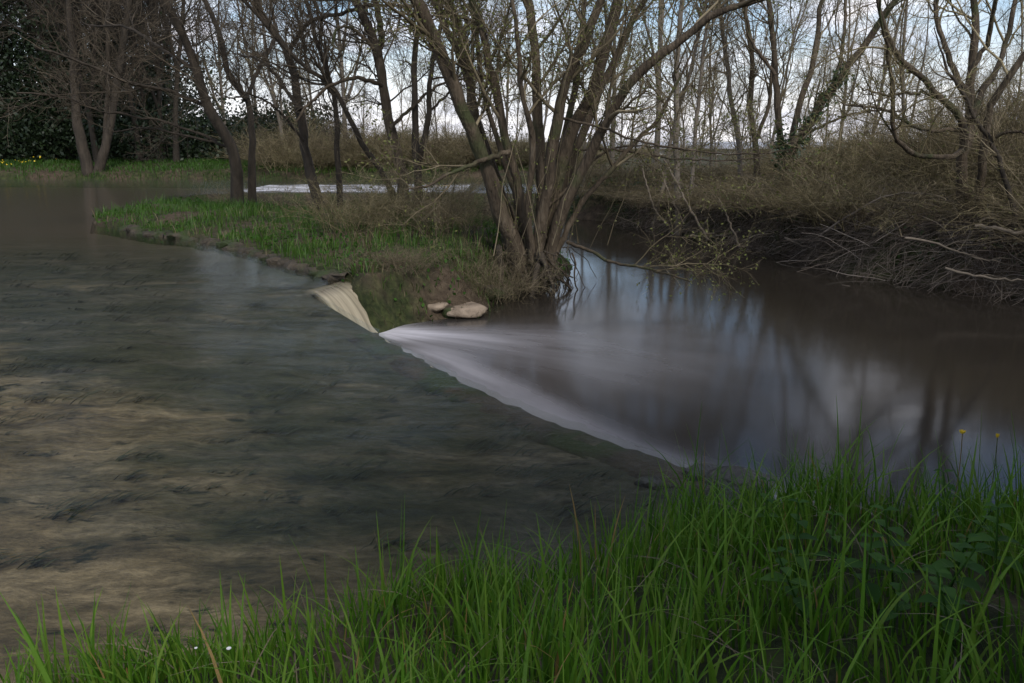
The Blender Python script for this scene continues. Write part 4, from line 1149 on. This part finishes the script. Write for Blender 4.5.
pole('fallen_branch', 'forked grey branch hooked above the brushwood', [(905, 238), (930, 242), (955, 250), (975, 258), (1000, 262)], 12.0, 11.4, 4, 2, 'driftwood', side=6)
pole('fallen_branch', 'long grey branch trailing along the waterline at the right edge', [(945, 268), (975, 276), (1010, 280), (1050, 284)], 11.2, 10.6, 4, 2.5, 'driftwood', side=5)
pole('fallen_branch', 'pale bent branch drooping from the bank below the ivy tree', [(785, 238), (800, 245), (822, 252), (845, 268), (852, 282)], 15.6, 14.4, 3.5, 2, 'driftwood', side=4)
pole('broken_stump', 'mossy broken stub at the waterline below the ivy tree', [(779, 250), (778, 242), (776, 232)], 15.8, 15.9, 8, 5, 'mossy_stone', 'stump')
pole('fallen_branch', 'arched bare branch leaning across the scrub of the right bank', [(820, 235), (850, 215), (885, 196), (930, 195), (985, 215)], 14.2, 13.4, 3, 2, 'dead_wood', side=6)
pole('fallen_branch', 'low branch lying along the bank below the leaning poles', [(690, 236), (720, 232), (745, 226)], 17.8, 18.0, 3, 2, 'driftwood', side=3)

# ------------------------------------------------------------------ grass and herbs
def blades(geo, base, h, w, bend, K=5, fold=0.0, az=None, rnd=None, lean0=0.12):
    n = len(base)
    az = rng.uniform(0, 6.28, n) if az is None else az
    dirh = np.column_stack([np.cos(az), np.sin(az), np.zeros(n)])
    face = az + rng.normal(math.pi / 2, 0.5, n)
    side = np.column_stack([np.cos(face), np.sin(face), np.zeros(n)])
    t = np.linspace(0, 1, K)
    out = []
    for tk in t:
        c = base + np.array([0, 0, 1.0]) * (h * (tk - 0.35 * bend * tk ** 3))[:, None] + dirh * (h * (lean0 * tk + bend * 0.75 * tk ** 2.2))[:, None]
        ww = (w * 0.5 * (1 - tk ** 2.2) * (0.75 + 0.5 * min(tk * 3, 1)) / 1.25 + 0.0003)[:, None]
        out += [c - side * ww, c + side * ww]
    V = np.stack(out, 1)
    idx = np.arange(n)[:, None] * 2 * K
    f = np.concatenate([np.stack([idx[:, 0] + 2 * k, idx[:, 0] + 2 * k + 1, idx[:, 0] + 2 * k + 3, idx[:, 0] + 2 * k + 2], -1) for k in range(K - 1)])
    geo.add(V.reshape(-1, 3), f, np.repeat(rng.random(n) * 0.93 if rnd is None else rnd, 2 * K))

g = Geo(); blades(g, WEED[0], WEED[1], rng.uniform(0.008, 0.016, len(WEED[1])), rng.uniform(0.8, 1.3, len(WEED[1])), 4, az=WEED[2], lean0=1.0)
tag(link('water_weed', g, M['water_weed'], smooth=False), 'dark tufts of weed combed downstream on the shallow weir apron', 'water weed', kind='stuff')
# foreground bank
n = 60000
bx, by = rng.uniform(-3.6, 5.2, n), rng.uniform(0.75, 4.6, n)
P2 = np.column_stack([bx, by]); dn = sdist(P2, near_poly)
dens = np.clip(0.72 + 0.8 * lump(P2, 6.0, 6), 0.08, 1) * sstep(0.02, 0.35, dn) * np.where(bx < -1.2, 0.6 + 0.3 * sstep(-3, -1.2, bx), 1)
kp = rng.random(n) < dens; P2 = P2[kp]; dn = dn[kp]; n = len(P2)
bs_ = np.column_stack([P2, height(P2) - 0.02])
cl = lump(P2, 3.1, 7)
hh = np.clip(rng.lognormal(-1.55, 0.36, n), 0.07, 0.46) * (1 + 0.28 * cl) * (0.6 + 0.4 * sstep(0, 0.6, dn))
rn = rng.random(n) * 0.92; dead = rng.random(n) < 0.022; rn[dead] = 1.0
azz = np.where(rng.random(n) < 0.6, rng.normal(2.2, 1.0, n) + 1.2 * lump(P2, 2.0, 8), rng.uniform(0, 6.28, n))
hh = hh * (0.78 + 0.26 * sstep(-0.9, 0.6, P2[:, 0])) * (0.85 + 0.3 * lump(P2, 8.0, 16))
herbp = np.exp(-((P2[:, 0] - 0.95) / 0.38) ** 2 - ((P2[:, 1] - 1.85) / 0.5) ** 2); hh = hh * (1 - 0.55 * herbp)
g = Geo(); blades(g, bs_, hh, rng.uniform(0.0045, 0.0095, n), rng.beta(1.3, 3.2, n) * 0.95, 6, az=azz, rnd=rn)
m_ = 3200
q = P2[rng.choice(n, m_)]
blades(g, np.column_stack([q, height(q) - 0.02]), rng.uniform(0.2, 0.4, m_) * (0.82 + 0.22 * sstep(-0.9, 0.6, q[:, 0])) * (0.7 + 0.3 * sstep(0.1, 0.8, sdist(q, near_poly))), rng.uniform(0.007, 0.0115, m_), rng.beta(1.5, 2, m_) * 1.1, 8, rnd=rng.uniform(0.45, 0.9, m_))
# long blades and seed stalks standing above the rest
for px, py, dd, ht, wd, az_, bd in [(862, 395, 2.7, 0.52, 0.007, 1.3, 0.10), (292, 530, 2.35, 0.34, 0.008, 2.9, 0.2), (0, 585, 1.35, 0.48, 0.012, 2.8, 0.25), (620, 482, 2.9, 0.40, 0.006, 1.6, 0.08), (505, 498, 2.9, 0.40, 0.006, 1.2, 0.1),
                                  (430, 520, 2.7, 0.33, 0.006, 1.6, .1), (672, 455, 2.9, 0.42, 0.007, 2.6, 0.35), (905, 420, 3.0, 0.4, 0.005, 0.6, 0.3), (935, 430, 2.9, 0.4, 0.004, 1.8, 0.2), (985, 405, 3.1, 0.40, 0.004, 1.5, 0.05), (700, 440, 3.1, 0.42, 0.006, 2.5, 0.4), (745, 450, 3.0, 0.38, 0.006, 2.0, 0.2)]:
    tip = at_depth(px, py, dd)
    b0 = tip - np.array([math.cos(az_), math.sin(az_), 0]) * ht * (0.12 + bd * 0.75)
    b0[2] = tip[2] - ht * (1 - .35 * bd)
    gz = ground_z(b0[0], b0[1]); 
    if b0[2] > gz: ht = ht + (b0[2] - gz); b0[2] = gz - 0.01
    blades(g, b0[None], np.array([ht]), np.array([wd]), np.array([bd]), 8, az=np.array([az_]), rnd=np.array([0.6]))
tag(link('grass', g, M['grass'], smooth=False), 'lush green grass blades along the near bank', 'grass', kind='stuff')
# dry litter between the blades
n = 1700; P2 = np.column_stack([rng.uniform(-3, 4.5, n), rng.uniform(1, 4.4, n)]); P2 = P2[sdist(P2, near_poly) > -0.12]; n = len(P2)
g = Geo(); blades(g, np.column_stack([P2, height(P2) + 0.01]), rng.uniform(0.06, 0.2, n), rng.uniform(0.003, 0.006, n), rng.uniform(0.8, 1.4, n), 5, lean0=0.7)
tag(link('dry_grass', g, M['dry_grass'], smooth=False), 'brown dead grass lying under the green blades of the near bank', 'grass', kind='stuff')

# island grass
n = 60000
P2 = np.column_stack([rng.uniform(-9, 2, n), rng.uniform(9, 27, n)]); di = sdist(P2, isl_poly)
kp = (di > 0.05) & (rng.random(n) < np.clip(0.62 + 0.75 * lump(P2, 2.2, 9), 0.05, 1)); P2 = P2[kp]; n = len(P2)
fr = 0.93 * rng.random(n) ** (1.0); tr = lump(P2, 1.6, 10) + 0.15 * sstep(-4, -1, P2[:, 0]) > 0.5; fr = np.where(tr, np.clip(fr + 0.3, 0, 1), fr * 0.88)
g = Geo(); blades(g, np.column_stack([P2, height(P2) - 0.02]), rng.uniform(0.09, 0.30, n) * (1 + .4 * lump(P2, 2.5, 11)), rng.uniform(0.008, 0.016, n), rng.uniform(0.05, 0.7, n), 4, rnd=fr)
tag(link('grass', g, M['island_grass'], smooth=False), 'short green and brown grass covering the island', 'grass', kind='stuff')
# far left bank grass, right bank herbs
n = 26000
P2 = np.column_stack([rng.uniform(-40, 2, n), rng.uniform(35.5, 44, n)]); kp = sdist(P2, far_poly) > 0.25; P2 = P2[kp]; n = len(P2)
g = Geo(); blades(g, np.column_stack([P2, height(P2) - 0.02]), rng.uniform(0.12, 0.28, n), rng.uniform(0.025, 0.045, n), rng.uniform(0.05, 0.6, n), 3, rnd=np.where(P2[:, 0] > -9, 0.5, 0.0) + rng.random(n) * 0.3)
tag(link('grass', g, M['island_grass'], smooth=False), 'green grass strip on the far bank at the left', 'grass', kind='stuff')
n = 26000
P2 = np.column_stack([rng.uniform(0.5, 13, n), rng.uniform(9, 30, n)]); df = sdist(P2, far_poly); kp = (df > 0.15) & (df < 7) & (rng.random(n) < np.clip(0.5 + lump(P2, 1.3, 12), 0.05, 1)); P2 = P2[kp]; n = len(P2)
g = Geo(); blades(g, np.column_stack([P2, height(P2) - 0.02]), rng.uniform(0.12, 0.45, n), rng.uniform(0.008, 0.016, n), rng.uniform(0.3, 1.0, n), 4)
tag(link('dry_grass', g, M['dry_grass'], smooth=False), 'brown dead grass under the scrub of the right bank', 'grass', kind='stuff')
n = 22000
P2 = np.column_stack([rng.uniform(0.5, 12, n), rng.uniform(9, 26, n)]); df = sdist(P2, far_poly); kp = (df > 0.2) & (df < 4) & (lump(P2, 1.2, 13) > -0.12); P2 = P2[kp]; n = len(P2)
g = Geo(); quads(g, np.column_stack([P2, height(P2) + rng.uniform(0.0, 0.35, n)]), 0.09, 0.5, 0.8)
tag(link('ground_ivy', g, M['ivy_leaf'], smooth=False), 'green ivy and nettles covering patches of the right bank', 'ground cover', kind='stuff')
# leafy ground cover on the island's bank face
n = 9000
P2 = np.column_stack([rng.uniform(-9, 1.5, n), rng.uniform(9, 22, n)]); di = sdist(P2, isl_poly); kp = (di > -0.05) & (di < 1.2) & (lump(P2, 1.5, 14) > -0.25); P2 = P2[kp]; n = len(P2)
g = Geo(); quads(g, np.column_stack([P2, height(P2) + rng.uniform(0.0, 0.14, n)]), 0.06, 0.5, 0.8)
tag(link('ground_ivy', g, M['broad_leaf'], smooth=False), 'low leafy weeds along the edge of the island', 'ground cover', kind='stuff')
n = 2600
P2 = np.column_stack([rng.uniform(-2.1, 1.0, n), rng.uniform(8.8, 13.5, n)]); di = sdist(P2, isl_poly); kp = (di > -0.12) & (di < 0.9); P2 = P2[kp]; n = len(P2)
g = Geo(); blades(g, np.column_stack([P2, height(P2)]), rng.uniform(0.08, 0.28, n), rng.uniform(0.005, 0.010, n), rng.uniform(0.5, 1.5, n), 5, az=rng.normal(-1.6, 0.8, n), lean0=0.5)
tag(link('dry_grass', g, M['dry_grass'], smooth=False), 'brown dead grass hanging over the island bank by the waterfall', 'grass', kind='stuff')
# yellow flowers on the far left bank
n = 30; xs = np.array([float(at_depth(px, 162, 37.5)[0]) for px in rng.normal(18, 16, n)])
P2 = np.column_stack([xs, rng.uniform(37, 38.6, n)])
g = Geo(); quads(g, np.column_stack([P2, height(P2) + rng.uniform(0.25, 0.5, n)]), 0.065, 0.2, 0.9)
tag(link('flowers', g, M['yellow'], smooth=False), 'patch of yellow flowers in the far left bank grass', 'flowers', kind='stuff')

# ---- broad-leaved plants in the near grass
def leaf_shape(geo, base, dirv, L, Wd, rnd):
    """one pointed toothed leaf, folded along its rib"""
    t = np.linspace(0, 1, 7)
    dv = norm(dirv); side = norm(np.cross(dv, np.array([0, 0, 1.0]))); up = np.cross(side, dv)
    prof = np.array([0.05, 0.62, 0.95, 1.0, 0.78, 0.42, 0.0]) * Wd * 0.5 * (1 + 0.08 * rng.normal(size=7))
    c = base + dv * (t * L)[:, None] + np.array([0, 0, -1]) * (0.28 * L * t ** 2)[:, None]
    l_ = c + side * prof[:, None] + up * (prof * 0.35)[:, None]; r_ = c - side * prof[:, None] + up * (prof * 0.35)[:, None]
    V = np.stack([l_, c, r_], 1).reshape(-1, 3)
    geo.add(V, grid_faces(7, 3), np.full(21, rnd))
def herb(label, px, py, dd, hgt, pairs, size):
    p = at_depth(px, py, dd); z = ground_z(p[0], p[1]); b = np.array([p[0], p[1], z - 0.02]); hgt = max(hgt, p[2] - z)
    o = empty('nettle_plant', b, label, 'plant', 'leafy weeds in the near grass')
    lean = rng.normal(0, 0.05, 2)
    S = np.array([b + np.array([lean[0] * t, lean[1] * t, hgt * t]) for t in np.linspace(0, 1, 6)])
    g = Geo(); tubes(g, S[None], np.linspace(0.004, 0.0025, 6)[None], 5); link('stem', g, M['broad_leaf'], o)
    for k in range(pairs):
        t = 1 - 0.72 * k / pairs; q = b + np.array([lean[0] * t, lean[1] * t, hgt * t]); a = k * math.pi / 2 + rng.normal(0, .3)
        for s in (0, math.pi):
            g = Geo(); sz = 0.85 * size * (0.55 + 0.5 * min(k, 2) / 2) * rng.uniform(.85, 1.15)
            leaf_shape(g, q, np.array([math.cos(a + s), math.sin(a + s), 0.42 - 0.12 * k]), sz, sz * 0.6, rng.random()); link('leaf', g, M['broad_leaf'], o)
herb('leafy nettle in the dark grass, middle one of the right-hand cluster', 905, 535, 2.05, 0.30, 4, 0.085)
herb('nettle with the broadest leaves at the front of the right-hand cluster', 925, 575, 1.85, 0.28, 4, 0.095)
herb('nettle on the right side of the right-hand cluster', 950, 560, 1.95, 0.28, 4, 0.08)
herb('lone pale-tipped nettle left of the leafy cluster', 802, 533, 2.1, 0.30, 4, 0.075)
herb('small nettle between the lone nettle and the leafy cluster', 838, 540, 2.1, 0.26, 3, 0.065)
herb('small nettle behind the leafy cluster near the buttercups', 960, 510, 2.3, 0.26, 3, 0.07)
herb('nettle highest up at the back of the near bank', 770, 500, 2.5, 0.26, 3, 0.07)
herb('low nettle at the front below the leafy cluster', 895, 610, 1.75, 0.2, 3, 0.075)

herb('nettle leaning at the lower left of the leafy cluster', 868, 565, 1.95, 0.26, 4, 0.085)
herb('nettle half hidden at the right edge of the near bank', 1000, 560, 2.0, 0.26, 4, 0.085)
herb('nettle low in the dark corner of the near bank', 960, 625, 1.7, 0.22, 4, 0.085)
herb('nettle in the middle of the grass in front of the lone nettle', 815, 590, 1.85, 0.24, 4, 0.08)
herb('tall nettle directly under the open buttercup', 955, 480, 2.6, 0.26, 4, 0.08)
def flower(name, label, px, py, dd, size, mat, petals, cat, cup=0.5):
    p = at_depth(px, py, dd); z = ground_z(p[0], p[1])
    o = empty(name, (p[0], p[1], z), label, cat)
    S = np.array([(p[0] + 0.01 * math.sin(3 * t), p[1], z + (p[2] - z) * t) for t in np.linspace(0, 1, 7)])
    g = Geo(); tubes(g, S[None], np.full((1, 7), 0.0016), 5); link('stem', g, M['grass'], o)
    g = Geo()
    for k in range(petals):
        a = k * 2 * math.pi / petals
        c0, s0 = math.cos(a), math.sin(a); cc, ss = -s0, c0
        rows = []
        for t, w_ in ((0.0, 0.15), (0.35, 0.62), (0.7, 0.8), (1.0, 0.45)):
            z_ = cup * size * t ** 1.6; r_ = size * t * (1 - 0.25 * cup)
            for e in (-1, 0, 1):
                rows.append((p[0] + c0 * r_ + cc * e * w_ * size * 0.55, p[1] + s0 * r_ + ss * e * w_ * size * 0.55, p[2] + z_ + 0.08 * size * abs(e)))
        g.add(np.array(rows), grid_faces(4, 3), np.full(12, k / petals))
    link('petals', g, M[mat], o)
flower('buttercup', 'open yellow buttercup above the grass at the right', 962, 434, 2.9, 0.015, 'yellow', 5, 'flower', 0.9)
flower('buttercup', 'closed yellow buttercup right of the open one', 997, 438, 2.9, 0.010, 'yellow', 5, 'flower', 1.6)
flower('buttercup', 'small yellow bud low in the grass near the middle', 491, 604, 2.2, 0.007, 'yellow', 5, 'flower', 1.4)
flower('daisy', 'small white flower in the grass at the lower left', 229, 650, 1.75, 0.0075, 'white', 7, 'flower', 0.7)
flower('daisy', 'smaller white flower left of the other white one', 196, 649, 1.8, 0.005, 'white', 7, 'flower', 0.7)
# withered blade
tip = at_depth(377, 532, 2.4); b0 = np.array([tip[0] + 0.04, tip[1], ground_z(tip[0], tip[1])])
g = Geo(); blades(g, b0[None], np.array([tip[2] - b0[2] + 0.02]), np.array([0.009]), np.array([0.05]), 7, az=np.array([3.0]), rnd=np.array([1.0]))
tag(link('withered_blade', g, M['grass'], origin=b0), 'single yellowed grass blade standing up at the water edge', 'grass blade')

# ------------------------------------------------------------------ added evergreen, unseen, placed to shade the near bank on the right
ev = empty('shade_evergreen', (4.6, 1.2, ground_z(4.6, 1.2)), 'added unseen evergreen that shades the near bank at the right', 'bush')
g = Geo(); st = []
for k in range(7):
    a = rng.uniform(0, 6.28); st.append(spline(np.array([(4.6 + .2 * math.cos(a), 1.2 + .2 * math.sin(a), 0.4), (4.3 + .7 * math.cos(a), 1.0 + .7 * math.sin(a), 2.0), (3.8 + 1.3 * math.cos(a), 0.9 + 1.3 * math.sin(a), 3.8)]), 10))
tubes(g, np.array(st), np.tile(np.linspace(0.06, 0.015, 10), (7, 1)), 7); link('stems', g, M['dark_bark'], ev)
cs = []
for c0, s0, n in [((4.6, 0.9, 1.7), (0.8, 0.8, 0.7), 9600), ((4.2, 1.2, 3.2), (0.8, 0.9, 0.45), 10400), ((5.0, 2.2, 3.2), (0.5, 0.6, 0.6), 4000), ((3.4, -0.7, 3.2), (1.0, 0.8, 0.9), 17600), ((4.2, -0.3, 1.8), (0.9, 0.7, 0.9), 9600), ((2.6, -0.9, 4.2), (0.9, 0.8, 0.5), 12800), ((3.0, 0.3, 4.6), (0.9, 0.6, 0.4), 11200)]:
    cs.append(rng.normal(size=(n, 3)) * np.array(s0) * 0.75 + np.array(c0))
c = np.vstack(cs); px_ = 512 + c[:, 0] / np.maximum(c[:, 1], .05) * F
c = c[(c[:, 2] > ground_z(4, 1) - 0.1)]
keep = (c[:, 1] < 0.35) | (np.abs(c[:, 0]) > 0.69 * c[:, 1] + 0.2) | (c[:, 2] > H + 0.30 * c[:, 1] + 0.2)
g = Geo(); quads(g, c[keep], 0.11, 0.3, 0.65); link('leaves', g, M['evergreen'], ev)

# ------------------------------------------------------------------ sheds across the field
def box(geo, c, s):
    c, s = np.array(c, float), np.array(s, float) / 2
    v = np.array([(x, y, z) for x in (-1, 1) for y in (-1, 1) for z in (-1, 1)]) * s + c
    geo.add(v, np.array([(0, 1, 3, 2), (4, 6, 7, 5), (0, 4, 5, 1), (2, 3, 7, 6), (0, 2, 6, 4), (1, 5, 7, 3)]))
def shed(name, label, px0, px1, d, z0, zw, zr, depth, wallm, roofm, doors):
    x0, x1 = at_depth(px0, 150, d)[0], at_depth(px1, 150, d)[0]
    o = empty(name, ((x0 + x1) / 2, d + depth / 2, z0), label, 'building')
    g = Geo(); box(g, ((x0 + x1) / 2, d + depth / 2, (z0 + zw) / 2), (x1 - x0, depth, zw - z0)); link('wall', g, M[wallm], o, smooth=False)
    e = 0.4
    A = [(x0 - e, d - e, zw), (x1 + e, d - e, zw), (x1 + e, d + depth / 2, zr), (x0 - e, d + depth / 2, zr), (x1 + e, d + depth + e, zw), (x0 - e, d + depth + e, zw)]
    A = np.array(A); B = A + np.array([0, 0, 0.12])
    g = Geo(); g.add(np.vstack([A, B]), np.array([(6, 7, 8, 9), (9, 8, 10, 11), (0, 3, 2, 1), (3, 5, 4, 2), (0, 1, 7, 6), (5, 11, 10, 4), (1, 2, 8, 7), (2, 4, 10, 8), (3, 0, 6, 9), (5, 3, 9, 11)]))
    link('roof', g, M[roofm], o, smooth=False)
    for t in doors:
        g = Geo(); box(g, (x0 + (x1 - x0) * t, d - 0.04, z0 + (zw - z0) * 0.42), ((x1 - x0) * 0.08, 0.06, (zw - z0) * 0.8)); link('door', g, M['dark_opening'], o, smooth=False)
zf = ground_z(15, 75)
shed('long_shed', 'long low shed with a pale grey roof beyond the right bank', 610, 850, 78, zf, at_depth(700, 149, 78)[2], at_depth(700, 143, 84)[2], 12, 'wall_pale', 'roof_metal', (0.15, 0.4, 0.7))
shed('teal_shed', 'teal green sheeted shed behind the ivy-clad tree', 792, 836, 60, zf, at_depth(800, 147, 60)[2], at_depth(800, 145, 62)[2], 5, 'teal_sheet', 'roof_metal', ())

# tidy helper property
for o in scene.objects:
    if '_o' in o.keys():
        del o['_o']
